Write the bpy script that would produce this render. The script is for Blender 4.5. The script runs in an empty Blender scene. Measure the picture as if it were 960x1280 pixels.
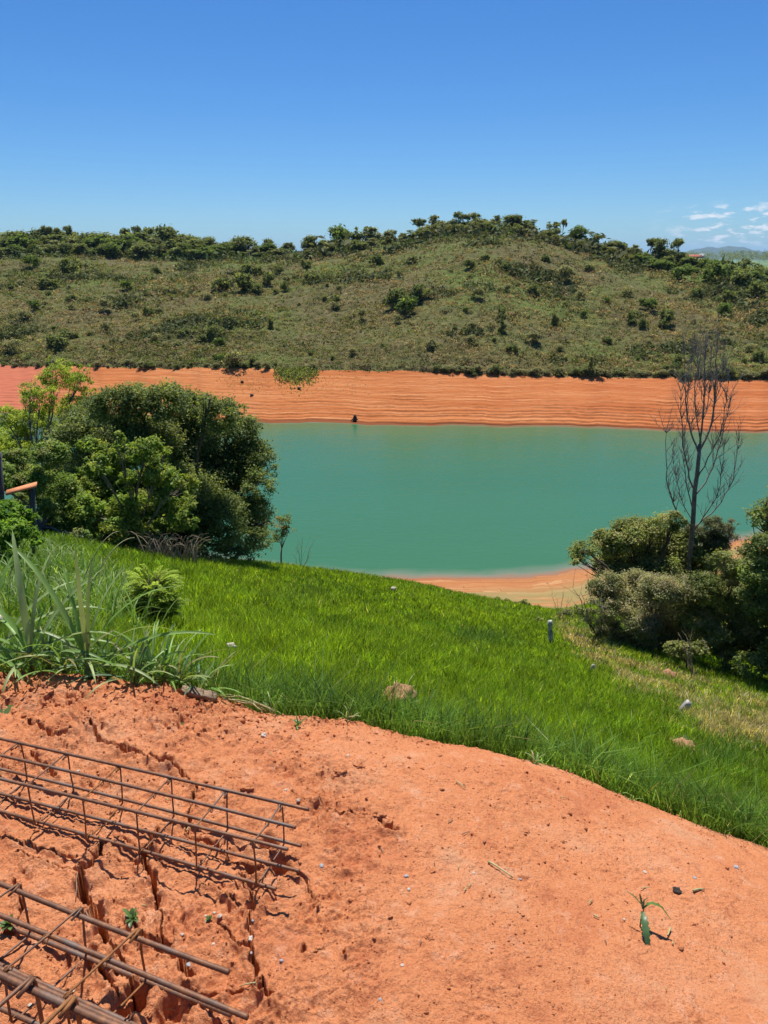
import bpy, math
import numpy as np
from mathutils import Vector

SC = bpy.context.scene
COL = SC.collection
R = math.radians
WATER_Z = -20.35
rng = np.random.default_rng(7)

# ------------------------------------------------------------------ camera
FPX, PITCH, CH = 924.0, 19.0, 1.65            # focal length in photo pixels, tilt down, eye height
cd = bpy.data.cameras.new('camera')
cam = bpy.data.objects.new('camera', cd)
COL.objects.link(cam)
cam.location = (0, 0, CH)
cam.rotation_euler = (R(90 - PITCH), 0, 0)
cd.sensor_fit = 'VERTICAL'
cd.sensor_height = 36.0
cd.lens = FPX / 1280 * 36.0
cd.clip_start, cd.clip_end = 0.05, 60000
SC.camera = cam

# ------------------------------------------------------------------ light
SUN_EL, SUN_AZ = 66.0, -3.0
world = bpy.data.worlds.new('World')
SC.world = world
world.use_nodes = True
wn, wl = world.node_tree.nodes, world.node_tree.links
wn.clear()
w_out = wn.new('ShaderNodeOutputWorld')
w_bg = wn.new('ShaderNodeBackground')
w_sky = wn.new('ShaderNodeTexSky')
w_sky.sky_type = 'NISHITA'
w_sky.sun_disc = False
w_sky.sun_elevation, w_sky.sun_rotation = R(SUN_EL), R(SUN_AZ)
w_sky.altitude = 600
w_sky.air_density, w_sky.dust_density, w_sky.ozone_density = 1.0, 0.3, 4.0
w_bg.inputs['Strength'].default_value = 0.064
w_hs = wn.new('ShaderNodeHueSaturation')
w_hs.inputs['Saturation'].default_value = 1.25
wl.new(w_sky.outputs[0], w_hs.inputs['Color'])
w_wb = wn.new('ShaderNodeMix'); w_wb.data_type = 'RGBA'; w_wb.blend_type = 'MULTIPLY'   # the camera's cool rendering of the sky
w_wb.inputs['Factor'].default_value = 1.0; w_wb.inputs['B'].default_value = (.58, .82, 1.06, 1)
wl.new(w_hs.outputs[0], w_wb.inputs['A'])
# small fair-weather clouds low over the right-hand horizon, fixed in world direction
w_tc = wn.new('ShaderNodeTexCoord')
w_sep = wn.new('ShaderNodeSeparateXYZ')
wl.new(w_tc.outputs['Generated'], w_sep.inputs[0])
def wmath(op, a, b=None, c=None):
    n = wn.new('ShaderNodeMath'); n.operation = op
    for i, v in enumerate((a, b, c)):
        if v is None: continue
        if isinstance(v, (int, float)): n.inputs[i].default_value = v
        else: wl.new(v, n.inputs[i])
    return n.outputs[0]
def wrange(v, a, b):
    n = wn.new('ShaderNodeMapRange'); n.interpolation_type = 'SMOOTHSTEP'
    n.inputs['From Min'].default_value = a; n.inputs['From Max'].default_value = b
    wl.new(v, n.inputs['Value']); return n.outputs[0]
w_az = wmath('ARCTAN2', w_sep.outputs[0], w_sep.outputs[1])
w_cmb = wn.new('ShaderNodeCombineXYZ')
wl.new(w_az, w_cmb.inputs[0]); wl.new(wmath('MULTIPLY', w_sep.outputs[2], 3.2), w_cmb.inputs[1])
w_no = wn.new('ShaderNodeTexNoise')
w_no.inputs['Scale'].default_value = 44; w_no.inputs['Detail'].default_value = 7; w_no.inputs['Roughness'].default_value = 0.55
wl.new(w_cmb.outputs[0], w_no.inputs['Vector'])
m_az = wmath('MULTIPLY', wrange(w_az, 0.31, 0.42), wrange(w_az, 0.75, 0.6))
m_el = wmath('MULTIPLY', wrange(w_sep.outputs[2], 0.006, 0.022), wrange(w_sep.outputs[2], 0.066, 0.044))
m_cl = wmath('MULTIPLY', wmath('MULTIPLY', m_az, m_el), wrange(w_no.outputs['Fac'], 0.50, 0.66))
w_mix = wn.new('ShaderNodeMix'); w_mix.data_type = 'RGBA'
wl.new(wmath('MINIMUM', wmath('MULTIPLY', m_cl, 1.3), 0.95), w_mix.inputs['Factor'])
wl.new(w_wb.outputs['Result'], w_mix.inputs['A'])
w_mix.inputs['B'].default_value = (9.0, 9.3, 9.6, 1)
wl.new(w_mix.outputs['Result'], w_bg.inputs['Color'])
wl.new(w_bg.outputs[0], w_out.inputs['Surface'])

sd = bpy.data.lights.new('sun', 'SUN')
sd.energy, sd.angle, sd.color = 4.2, R(0.53), (1.0, 0.95, 0.87)
sun = bpy.data.objects.new('sun', sd)
COL.objects.link(sun)
sv = Vector((math.sin(R(SUN_AZ)) * math.cos(R(SUN_EL)), math.cos(R(SUN_AZ)) * math.cos(R(SUN_EL)), math.sin(R(SUN_EL))))
sun.rotation_euler = (-sv).to_track_quat('-Z', 'Y').to_euler()
sun.location = (0, 0, 60)

SC.view_settings.view_transform = 'Standard'
SC.view_settings.look = 'None'
SC.view_settings.exposure = 0.70
SC.view_settings.gamma = 1.0
SC.view_settings.use_curve_mapping = False
SC.render.engine = 'CYCLES'
SC.cycles.max_bounces = 6
SC.cycles.diffuse_bounces = 3
SC.cycles.transmission_bounces = 4
SC.cycles.transparent_max_bounces = 4
SC.cycles.use_denoising = True

# ------------------------------------------------------------------ projection helpers
cA, sA = math.cos(R(PITCH)), math.sin(R(PITCH))
def ray(px, py):
    x = (px - 480) / FPX; y = (640 - py) / FPX
    return np.array([x, cA + y * sA, -sA + y * cA])
def P(px, py, d):                    # point of the sight line at forward distance d
    r = ray(px, py); return np.array([0, 0, CH]) + r * (d / r[1])
def Pz(px, py, z):                   # point of the sight line at height z
    r = ray(px, py); return np.array([0, 0, CH]) + r * ((z - CH) / r[2])
def UT(px, py):                      # bearing x/y and downward tangent
    r = ray(px, py); return r[0] / r[1], -r[2] / r[1]
def zcam(p): return p[1] * cA - (p[2] - CH) * sA
def project(X, Y, Z):
    zc = Y * cA - (Z - CH) * sA; yc = Y * sA + (Z - CH) * cA
    return 480 + FPX * X / zc, 640 - FPX * yc / zc

# ------------------------------------------------------------------ noise
def _h(ix, iy, seed):
    h = (ix.astype(np.int64) * 374761393 + iy.astype(np.int64) * 668265263 + seed * 982451653) & 0x7fffffff
    h = ((h ^ (h >> 13)) * 1274126177) & 0x7fffffff
    return ((h ^ (h >> 16)) & 0xffff) / 65535.0
def pn(x, y, seed=0):
    x = np.asarray(x, float); y = np.asarray(y, float)
    x0, y0 = np.floor(x), np.floor(y); fx, fy = x - x0, y - y0
    def g(ix, iy, dx, dy):
        a = _h(ix, iy, seed) * 6.2831853
        return np.cos(a) * dx + np.sin(a) * dy
    u = fx * fx * fx * (fx * (fx * 6 - 15) + 10); v = fy * fy * fy * (fy * (fy * 6 - 15) + 10)
    a = g(x0, y0, fx, fy); b = g(x0 + 1, y0, fx - 1, fy); c = g(x0, y0 + 1, fx, fy - 1); d = g(x0 + 1, y0 + 1, fx - 1, fy - 1)
    return ((a * (1 - u) + b * u) * (1 - v) + (c * (1 - u) + d * u) * v) * 1.5
def fbm(x, y, o=4, seed=0, gain=.5):
    t = 0; a = 1.0; n = 0
    for i in range(o):
        t = t + a * pn(x * 2 ** i, y * 2 ** i, seed + i * 17); n += a; a *= gain
    return t / n
def sstep(a, b, x):
    t = np.clip((x - a) / (b - a), 0, 1); return t * t * (3 - 2 * t)

# ------------------------------------------------------------------ mesh / object helpers
def np_mesh(name, V, Fc, mat, smooth=False, tint=None, attrs=None):
    me = bpy.data.meshes.new(name)
    V = np.asarray(V, np.float32).reshape(-1, 3); Fc = np.asarray(Fc, np.int32)
    k = Fc.shape[1]
    me.vertices.add(len(V)); me.vertices.foreach_set('co', V.ravel())
    me.loops.add(Fc.size); me.loops.foreach_set('vertex_index', Fc.ravel())
    me.polygons.add(len(Fc)); me.polygons.foreach_set('loop_start', np.arange(0, Fc.size, k, dtype=np.int32))
    if smooth: me.polygons.foreach_set('use_smooth', np.ones(len(Fc), bool))
    me.update(calc_edges=True)
    if tint is not None:
        a = me.attributes.new('tint', 'FLOAT_COLOR', 'POINT')
        c = np.ones((len(V), 4), np.float32); c[:, :3] = tint
        a.data.foreach_set('color', c.ravel())
    for an, av in (attrs or {}).items():
        a = me.attributes.new(an, 'FLOAT', 'POINT'); a.data.foreach_set('value', np.asarray(av, np.float32).ravel())
    if mat: me.materials.append(mat)
    return me
def link(name, me, parent=None, label=None, cat=None, group=None, kind=None, loc=None):
    o = bpy.data.objects.new(name, me); COL.objects.link(o)
    if parent is not None: o.parent = parent
    if loc is not None: o.location = loc
    if label: o['label'] = label
    if cat: o['category'] = cat
    if group: o['group'] = group
    if kind: o['kind'] = kind
    return o
def thing(name, label, cat, loc=(0, 0, 0), group=None):
    o = link(name, None, None, label, cat, group, None, tuple(float(v) for v in loc)); o.empty_display_size = .1
    return o
def copy_tree(o, loc, rz=0, sc=1, label=None):
    c = o.copy(); COL.objects.link(c); c.location = tuple(float(v) for v in loc)
    c.rotation_euler = (0, 0, rz); c.scale = sc if isinstance(sc, tuple) else (sc, sc, sc)
    if label: c['label'] = label
    for ch in list(o.children):
        k = ch.copy(); COL.objects.link(k); k.parent = c
    return c

class MB:                                  # gathers tubes / quads into one mesh
    def __init__(s): s.V = []; s.Q = []; s.n = 0
    def add(s, V, Q):
        s.V.append(np.asarray(V, float)); s.Q.append(np.asarray(Q, int) + s.n); s.n += len(V)
    def tube(s, pts, rad, k=6, cap=True, rib=0):
        pts = np.asarray(pts, float); n = len(pts); rad = np.broadcast_to(np.asarray(rad, float), (n,))
        t = np.gradient(pts, axis=0); t /= np.linalg.norm(t, axis=1)[:, None] + 1e-12
        ref = np.array([0, 0, 1.]) if abs(t[0][2]) < .8 else np.array([1., 0, 0])
        a = np.empty_like(pts); v = ref
        for i in range(n):
            v = v - t[i] * (v @ t[i]); v = v / (np.linalg.norm(v) + 1e-12); a[i] = v
        b = np.cross(t, a)
        th = np.arange(k) * 2 * np.pi / k
        V = pts[:, None, :] + rad[:, None, None] * (np.cos(th)[None, :, None] * a[:, None, :] + np.sin(th)[None, :, None] * b[:, None, :])
        if rib:
            i = np.arange(n)[:, None]; w = 1 + rib * np.where((i + (th[None] > np.pi) * 1) % 2 == 0, 1, 0)
            V = pts[:, None, :] + (V - pts[:, None, :]) * w[:, :, None]
        V = V.reshape(-1, 3)
        i = np.arange(n - 1)[:, None] * k; j = np.arange(k)[None, :]; j2 = (j + 1) % k
        Q = np.stack([i + j, i + j2, i + k + j2, i + k + j], -1).reshape(-1, 4)
        if cap:
            c0 = len(V); V = np.vstack([V, pts[:1], pts[-1:]])
            e = (n - 1) * k
            q0 = [[c0, (m + 2) % k, (m + 1) % k, m] for m in range(0, k, 2)]
            q1 = [[c0 + 1, e + m, e + (m + 1) % k, e + (m + 2) % k] for m in range(0, k, 2)]
            Q = np.vstack([Q, q0, q1])
        s.add(V, Q)
    def box(s, c, ax, ay, az):
        c, ax, ay, az = map(np.asarray, (c, ax, ay, az))
        V = [c + i * ax + j * ay + k * az for k in (-1, 1) for j in (-1, 1) for i in (-1, 1)]
        s.add(V, [[0, 2, 3, 1], [4, 5, 7, 6], [0, 1, 5, 4], [2, 6, 7, 3], [0, 4, 6, 2], [1, 3, 7, 5]])
    def mesh(s, name, mat, smooth=True, org=(0, 0, 0), tint=None):
        return np_mesh(name, np.vstack(s.V) - np.asarray(org), np.vstack(s.Q), mat, smooth, tint)

def grid_faces(nr, nc):
    i = np.arange(nr - 1)[:, None] * nc; j = np.arange(nc - 1)[None, :]
    return np.stack([i + j, i + j + 1, i + nc + j + 1, i + nc + j], -1)

# ------------------------------------------------------------------ materials
def new_mat(name):
    m = bpy.data.materials.new(name); m.use_nodes = True
    nt = m.node_tree; nt.nodes.clear()
    out = nt.nodes.new('ShaderNodeOutputMaterial'); b = nt.nodes.new('ShaderNodeBsdfPrincipled')
    nt.links.new(b.outputs[0], out.inputs[0])
    return m, nt, b, out
def nn(nt, kind, **kw):
    n = nt.nodes.new(kind)
    for k, v in kw.items():
        if k in n.inputs.keys(): n.inputs[k].default_value = v
        else: setattr(n, k, v)
    return n
def noise(nt, scale, detail=4, rough=.55, vec=None, mapscale=None):
    n = nn(nt, 'ShaderNodeTexNoise', Scale=scale, Detail=detail, Roughness=rough)
    if vec is None:
        vec = nt.nodes.new('ShaderNodeTexCoord').outputs['Object']
    if mapscale:
        mp = nt.nodes.new('ShaderNodeMapping'); mp.inputs['Scale'].default_value = mapscale
        nt.links.new(vec, mp.inputs[0]); vec = mp.outputs[0]
    nt.links.new(vec, n.inputs['Vector'])
    return n.outputs['Fac']
def ramp(nt, fac, stops):
    r = nt.nodes.new('ShaderNodeValToRGB'); e = r.color_ramp.elements
    while len(e) < len(stops): e.new(.5)
    for el, (p, c) in zip(e, stops): el.position = p; el.color = (*c, 1) if len(c) == 3 else c
    nt.links.new(fac, r.inputs[0]); return r.outputs[0]
def mixc(nt, fac, a, b, mode='MIX'):
    m = nt.nodes.new('ShaderNodeMix'); m.data_type = 'RGBA'; m.blend_type = mode
    for sk, v in (('Factor', fac), ('A', a), ('B', b)):
        if isinstance(v, (int, float)): m.inputs[sk].default_value = v
        elif isinstance(v, tuple): m.inputs[sk].default_value = (*v, 1)
        else: nt.links.new(v, m.inputs[sk])
    return m.outputs['Result']
def mrange(nt, v, a, b, c=0., d=1.):
    n = nt.nodes.new('ShaderNodeMapRange')
    for i, x in enumerate((a, b, c, d)): n.inputs[i + 1].default_value = x
    nt.links.new(v, n.inputs[0]); return n.outputs[0]
def bump(nt, b, h, strength, dist):
    n = nn(nt, 'ShaderNodeBump', Strength=strength, Distance=dist); nt.links.new(h, n.inputs['Height'])
    nt.links.new(n.outputs[0], b.inputs['Normal']); return n

def mat_leaf(name, trans=.35, rough=.45, spec=.35, var=12.0, gain=1.0):
    m, nt, b, out = new_mat(name)
    at = nn(nt, 'ShaderNodeAttribute', attribute_name='tint')
    v = mrange(nt, noise(nt, var, 2), .3, .7, .8 * gain, 1.2 * gain)
    mul = nt.nodes.new('ShaderNodeVectorMath'); mul.operation = 'SCALE'
    nt.links.new(at.outputs['Color'], mul.inputs[0]); nt.links.new(v, mul.inputs['Scale'])
    c = mul.outputs[0]
    nt.links.new(c, b.inputs['Base Color'])
    b.inputs['Roughness'].default_value = rough; b.inputs['Specular IOR Level'].default_value = spec
    tr = nt.nodes.new('ShaderNodeBsdfTranslucent')
    tc = mixc(nt, 1.0, c, (1.25, 1.15, .55), 'MULTIPLY')
    nt.links.new(tc, tr.inputs['Color'])
    mx = nt.nodes.new('ShaderNodeMixShader'); mx.inputs[0].default_value = trans
    nt.links.new(b.outputs[0], mx.inputs[1]); nt.links.new(tr.outputs[0], mx.inputs[2])
    nt.links.new(mx.outputs[0], out.inputs[0])
    return m
def mat_plain(name, c0, c1, scale=8, rough=.8, bstr=0, bdist=.01, spec=.3, mapscale=None):
    m, nt, b, out = new_mat(name)
    f = noise(nt, scale, 5, .6, None, mapscale)
    nt.links.new(ramp(nt, f, [(.3, c0), (.7, c1)]), b.inputs['Base Color'])
    b.inputs['Roughness'].default_value = rough; b.inputs['Specular IOR Level'].default_value = spec
    if bstr: bump(nt, b, f, bstr, bdist)
    return m

# red soil of the building plot
def make_soil():
    m, nt, b, out = new_mat('red_soil')
    big = noise(nt, 1.6, 5, .6); mid = noise(nt, 14, 6, .65); fine = noise(nt, 140, 4, .7); grit = noise(nt, 420, 2, .6)
    c = ramp(nt, big, [(.3, (.58, .205, .085)), (.5, (.64, .245, .105)), (.72, (.69, .30, .145))])
    c = mixc(nt, mrange(nt, mid, .56, .72), c, (.70, .35, .20))
    c = mixc(nt, mrange(nt, mid, .45, .30, 0, .7), c, (.42, .13, .058))
    c = mixc(nt, mrange(nt, fine, .54, .68, 0, .75), c, (.30, .085, .036))
    c = mixc(nt, mrange(nt, fine, .44, .28, 0, .7), c, (.74, .38, .20))
    spk = noise(nt, 60, 2, .5)
    c = mixc(nt, mrange(nt, spk, .70, .76, 0, .55), c, (.34, .24, .18))
    tan = noise(nt, 3.2, 6, .7); c = mixc(nt, mrange(nt, tan, .55, .70, 0, .55), c, (.60, .33, .19)); c = mixc(nt, mrange(nt, tan, .44, .32, 0, .45), c, (.52, .16, .075))
    nt.links.new(c, b.inputs['Base Color'])
    b.inputs['Roughness'].default_value = .95; b.inputs['Specular IOR Level'].default_value = .12
    add = nn(nt, 'ShaderNodeMath', operation='ADD'); nt.links.new(fine, add.inputs[0])
    mm = nn(nt, 'ShaderNodeMath', operation='MULTIPLY'); nt.links.new(grit, mm.inputs[0]); mm.inputs[1].default_value = .45
    nt.links.new(mm.outputs[0], add.inputs[1])
    bump(nt, b, add.outputs[0], 1.0, .009)
    return m
M = {}
M['soil'] = make_soil()
M['grass'] = mat_leaf('grass_blade', .50, .40, .30, 3, 1.15)
M['leaf'] = mat_leaf('tree_leaf', .50, .5, .15, 2, 1.9)
M['leaf_bright'] = mat_leaf('bright_leaf', .52, .5, .15, 3, 1.7)
M['far_leaf'] = mat_leaf('far_leaf', .48, .7, .08, .4, 1.55)
M['scrub_leaf'] = mat_leaf('scrub_leaf', .25, .7, .08, .4, 1.0)
M['blade_leaf'] = mat_leaf('long_leaf', .40, .42, .35, 9, 1.45)
M['bark'] = mat_plain('bark', (.045, .032, .024), (.14, .11, .085), 14, .9, .5, .02)
M['grey_bark'] = mat_plain('dead_bark', (.105, .09, .075), (.28, .24, .20), 10, .9, .4, .01)
M['dry_twig'] = mat_plain('dry_twig', (.15, .11, .07), (.32, .26, .18), 20, .9)
M['rust'] = None
def make_rust():
    m, nt, b, out = new_mat('rusty_steel')
    f = noise(nt, 45, 6, .65); g = noise(nt, 9, 3, .5)
    c = ramp(nt, f, [(.3, (.095, .048, .028)), (.55, (.19, .085, .042)), (.75, (.32, .14, .055))])
    c = mixc(nt, mrange(nt, g, .5, .68, 0, .75), c, (.16, .13, .11))
    nt.links.new(c, b.inputs['Base Color'])
    b.inputs['Roughness'].default_value = .62; b.inputs['Metallic'].default_value = .25
    bump(nt, b, f, .35, .001)
    return m
M['rust'] = make_rust()
M['orange_rust'] = mat_plain('orange_rust', (.16, .06, .02), (.34, .15, .05), 60, .8, .3, .001)

def make_lawn_ground():
    m, nt, b, out = new_mat('lawn_ground')
    f = noise(nt, 3, 6, .7); g = noise(nt, .5, 4, .6)
    c = ramp(nt, f, [(.3, (.028, .045, .010)), (.6, (.055, .095, .014)), (.8, (.11, .12, .035))])
    c = mixc(nt, mrange(nt, g, .62, .72, 0, .6), c, (.26, .11, .05))
    nt.links.new(c, b.inputs['Base Color']); b.inputs['Roughness'].default_value = .95
    bump(nt, b, f, .6, .05)
    return m
M['lawn_ground'] = make_lawn_ground()

def make_bank(name, hues, stain):
    m, nt, b, out = new_mat(name)
    geo = nt.nodes.new('ShaderNodeNewGeometry'); pos = geo.outputs['Position']
    big = noise(nt, .05, 5, .6, pos); st = noise(nt, 1, 6, .62, pos, (.02, .02, 4.5)); st2 = noise(nt, 1, 4, .6, pos, (.07, .07, 13))
    fine = noise(nt, 1.3, 5, .7, pos)
    c = ramp(nt, st, [(.28, hues[0]), (.5, hues[1]), (.72, hues[2])])
    c = mixc(nt, mrange(nt, st2, .53, .64, 0, .75), c, hues[3])
    c = mixc(nt, mrange(nt, st2, .46, .36, 0, .7), c, hues[0])
    c = mixc(nt, mrange(nt, big, .5, .66, 0, .5), c, hues[2])
    c = mixc(nt, mrange(nt, fine, .55, .70, 0, .6), c, hues[0])
    pit = noise(nt, 2.6, 3, .6, pos, (1, .5, 3)); c = mixc(nt, mrange(nt, pit, .64, .72, 0, .7), c, (.16, .06, .03))  # small pits painted as dark spots, their shade put into the colour
    if stain:
        sz = nt.nodes.new('ShaderNodeSeparateXYZ'); nt.links.new(pos, sz.inputs[0])
        c = mixc(nt, mrange(nt, sz.outputs[2], WATER_Z + .34, WATER_Z + .12), c, (.20, .065, .025))      # wet clay at the waterline
        sx = nt.nodes.new('ShaderNodeSeparateXYZ'); nt.links.new(pos, sx.inputs[0])
        c = mixc(nt, mrange(nt, sx.outputs[0], 5, 45, 0, .30), c, (.36, .085, .028))
        # pinker clay of the cove on the far left
        c = mixc(nt, mrange(nt, sx.outputs[0], -46, -56, 0, .85), c, (.44, .13, .075))
    if not stain:
        gz = nt.nodes.new('ShaderNodeSeparateXYZ'); nt.links.new(pos, gz.inputs[0])
        gn = noise(nt, 1, 5, .65, pos, (.12, .35, 2)); gm = nn(nt, 'ShaderNodeMath', operation='MULTIPLY'); nt.links.new(mrange(nt, gz.outputs[2], -19.8, -19.2), gm.inputs[0]); nt.links.new(mrange(nt, gn, .36, .52, 0, .95), gm.inputs[1])
        c = mixc(nt, gm.outputs[0], c, (.235, .19, .075))                       # sparse pioneer weeds
        c = mixc(nt, mrange(nt, gz.outputs[2], WATER_Z + .16, WATER_Z + .04), c, (.26, .10, .045))
    nt.links.new(c, b.inputs['Base Color'])
    b.inputs['Roughness'].default_value = .95; b.inputs['Specular IOR Level'].default_value = .1
    bump(nt, b, fine, .5, .15)
    return m
M['bank'] = make_bank('bare_clay', [(.33, .098, .028), (.42, .142, .045), (.50, .20, .075), (.55, .26, .115)], True)
M['beach'] = make_bank('beach_clay', [(.27, .10, .038), (.35, .14, .052), (.37, .18, .07), (.46, .27, .125)], False)

def make_hill():
    m, nt, b, out = new_mat('hill_ground')
    f = noise(nt, .9, 6, .7); g = noise(nt, .035, 5, .6)
    c = ramp(nt, f, [(.3, (.055, .052, .022)), (.5, (.105, .095, .038)), (.7, (.19, .15, .072))])
    c = mixc(nt, mrange(nt, g, .42, .62), c, mixc(nt, f, (.05, .085, .018), (.15, .18, .045)))
    nt.links.new(c, b.inputs['Base Color']); b.inputs['Roughness'].default_value = .95
    b.inputs['Specular IOR Level'].default_value = .1
    bump(nt, b, f, .8, .4)
    return m
M['hill'] = make_hill()

def make_water():
    m, nt, b, out = new_mat('turbid_water')
    dp = nn(nt, 'ShaderNodeAttribute', attribute_name='depth')
    n = noise(nt, 1, 5, .6, None, (.012, .07, 1))
    deep = mixc(nt, n, (.036, .128, .050), (.050, .150, .063))
    c = mixc(nt, mrange(nt, dp.outputs['Fac'], .32, .10), deep, (.15, .18, .11))
    c = mixc(nt, mrange(nt, dp.outputs['Fac'], .14, 0.02), c, (.26, .15, .08))
    nt.links.new(c, b.inputs['Base Color'])
    b.inputs['Roughness'].default_value = .08; b.inputs['IOR'].default_value = 1.33
    b.inputs['Specular IOR Level'].default_value = .5
    w = noise(nt, 1.0, 5, .6, None, (.8, 2.2, 1)); w2 = noise(nt, .25, 3, .5)
    ad = nn(nt, 'ShaderNodeMath', operation='ADD'); nt.links.new(w, ad.inputs[0]); nt.links.new(w2, ad.inputs[1])
    bump(nt, b, ad.outputs[0], .35, .12)
    return m
M['water'] = make_water()

# ------------------------------------------------------------------ near ground surface (bearing, log distance) -> slope tangent
EDGE = [(-420, 815, 2.75), (-200, 832, 2.75), (0, 843, 2.75), (120, 848, 2.75), (240, 866, 2.75), (320, 890, 2.75), (450, 905, 2.72), (600, 935, 2.75),
        (700, 960, 2.7), (800, 1000, 2.6), (960, 1058, 2.4), (1150, 1135, 2.2), (1400, 1240, 2.0)]
WATER_Z = -20.35
ctl = []
def cpt(px, py, d): u, T = UT(px, py); ctl.append((u, math.log(d), T))
def cz(px, py, z):
    p = Pz(px, py, z); ctl.append((p[0] / p[1], math.log(p[1]), (CH - z) / p[1]))
def cxyz(x, y, z): ctl.append((x / y, math.log(y), (CH - z) / y))
for px in (-500, 0, 240, 480): cz(px, 1280, 0); 
for px, py in ((0, 1100), (240, 1100), (0, 950), (240, 980), (-400, 1100), (-400, 950), (480, 1130)): cz(px, py, 0)
cz(960, 1280, -.10); cz(720, 1280, -.03); cz(1350, 1280, -.2); cz(700, 1100, -.13); cz(960, 1190, -.2); cz(480, 1000, -.07)
for x in (-1.2, 0, 1.2): cxyz(x * .5, .5, 0)
for e in EDGE: cpt(*e)
for px, py, d in [
    # dip behind the soil edge, lawn, crest
    (-300, 845, 3.3), (0, 850, 3.3), (240, 880, 3.3), (450, 922, 3.3), (600, 955, 3.3), (700, 978, 3.25), (800, 1015, 3.15), (960, 1075, 2.95), (1200, 1150, 2.8),
    (-300, 790, 4), (0, 800, 4), (120, 815, 4), (200, 838, 4), (330, 866, 4.2), (450, 885, 4.3), (650, 932, 4.2), (800, 985, 4.1), (960, 1040, 3.9), (1200, 1120, 3.8),
    (-300, 705, 8), (0, 720, 8), (120, 740, 8), (200, 758, 8), (330, 785, 8), (450, 802, 8), (650, 862, 7), (800, 905, 7), (960, 955, 7), (1200, 1010, 7),
    (-300, 645, 13), (0, 668, 13), (120, 690, 13), (200, 707, 13), (330, 732, 14), (450, 757, 15), (650, 812, 13), (800, 842, 13), (960, 880, 12.5), (1200, 920, 12),
    (-300, 625, 17), (0, 650, 17), (120, 682, 17), (200, 694, 18), (330, 706, 22), (400, 717, 25), (480, 728, 27), (560, 741, 28), (650, 757, 28), (740, 786, 22), (800, 806, 18), (880, 828, 17.5), (960, 850, 17), (1200, 900, 16),
]: cpt(px, py, d)
cpt(690, 782, 23); cpt(700, 764, 30)
for px, py, d in [(-300, 650, 24), (0, 680, 24), (200, 715, 26), (330, 735, 30), (450, 752, 33), (560, 762, 33), (960, 800, 24), (880, 790, 25), (1200, 800, 24)]: cpt(px, py, d)
for px, py, z in [(480, 738, -18.9), (560, 745, -19.0), (640, 752, -18.6), (715, 757, -18.3), (600, 733, -19.7), (715, 735, -19.3), (480, 729, -19.8)]: cz(px, py, z)
SH_NEAR = [(-300, 640), (0, 665), (200, 690), (340, 712), (460, 722), (540, 723), (600, 723), (660, 720), (720, 713), (790, 702), (900, 680), (1000, 660), (1200, 640)]
for px, py in SH_NEAR: cz(px, py, WATER_Z)
for px, py in SH_NEAR:
    p = Pz(px, py, WATER_Z); cxyz(p[0] * 1.12, p[1] * 1.12, WATER_Z - .8); cxyz(p[0] * 1.35, p[1] * 1.35, WATER_Z - 3.5)
cpt(890, 703, 36); cpt(840, 712, 36); cpt(960, 690, 36); cpt(1100, 690, 36)
ctl = np.array(ctl)
def _phi(du, dl):
    r2 = (du * 2.2) ** 2 + (dl * 1.6) ** 2 + 1e-12
    return .5 * r2 * np.log(r2)
_n = len(ctl)
_A = np.zeros((_n + 3, _n + 3))
_A[:_n, :_n] = _phi(ctl[:, None, 0] - ctl[None, :, 0], ctl[:, None, 1] - ctl[None, :, 1]) + np.eye(_n) * 2e-4
_A[:_n, _n] = 1; _A[:_n, _n + 1:] = ctl[:, :2]; _A[_n, :_n] = 1; _A[_n + 1:, :_n] = ctl[:, :2].T
_w = np.linalg.solve(_A, np.concatenate([ctl[:, 2], np.zeros(3)]))
def near_T(u, d):
    u = np.asarray(u, float); l = np.log(np.asarray(d, float)); u, l = np.broadcast_arrays(u, l); sh = u.shape
    u, l = u.ravel(), l.ravel(); out = np.empty(len(u))
    for i in range(0, len(u), 40000):
        a, b_ = u[i:i + 40000], l[i:i + 40000]
        out[i:i + 40000] = _phi(a[:, None] - ctl[None, :, 0], b_[:, None] - ctl[None, :, 1]) @ _w[:_n] + _w[_n] + a * _w[_n + 1] + b_ * _w[_n + 2]
    return out.reshape(sh)
def near_z(x, y):
    x = np.asarray(x, float); y = np.asarray(y, float)
    return CH - y * near_T(x / y, y)
def lawn_z(x, y):
    return near_z(x, y) + fbm(x * .6, y * .6, 3, 3) * .10 * sstep(3, 7, y) - .03
_eu = np.array([UT(a, b)[0] for a, b, c in EDGE]); _ed = np.array([c for a, b, c in EDGE])
def edge_d(u): return np.interp(u, _eu, _ed) + .028 * fbm(u * 9, u * 0 + .7, 3, 44) + .03 * fbm(u * 40, u * 0 + .2, 2, 46)

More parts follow.
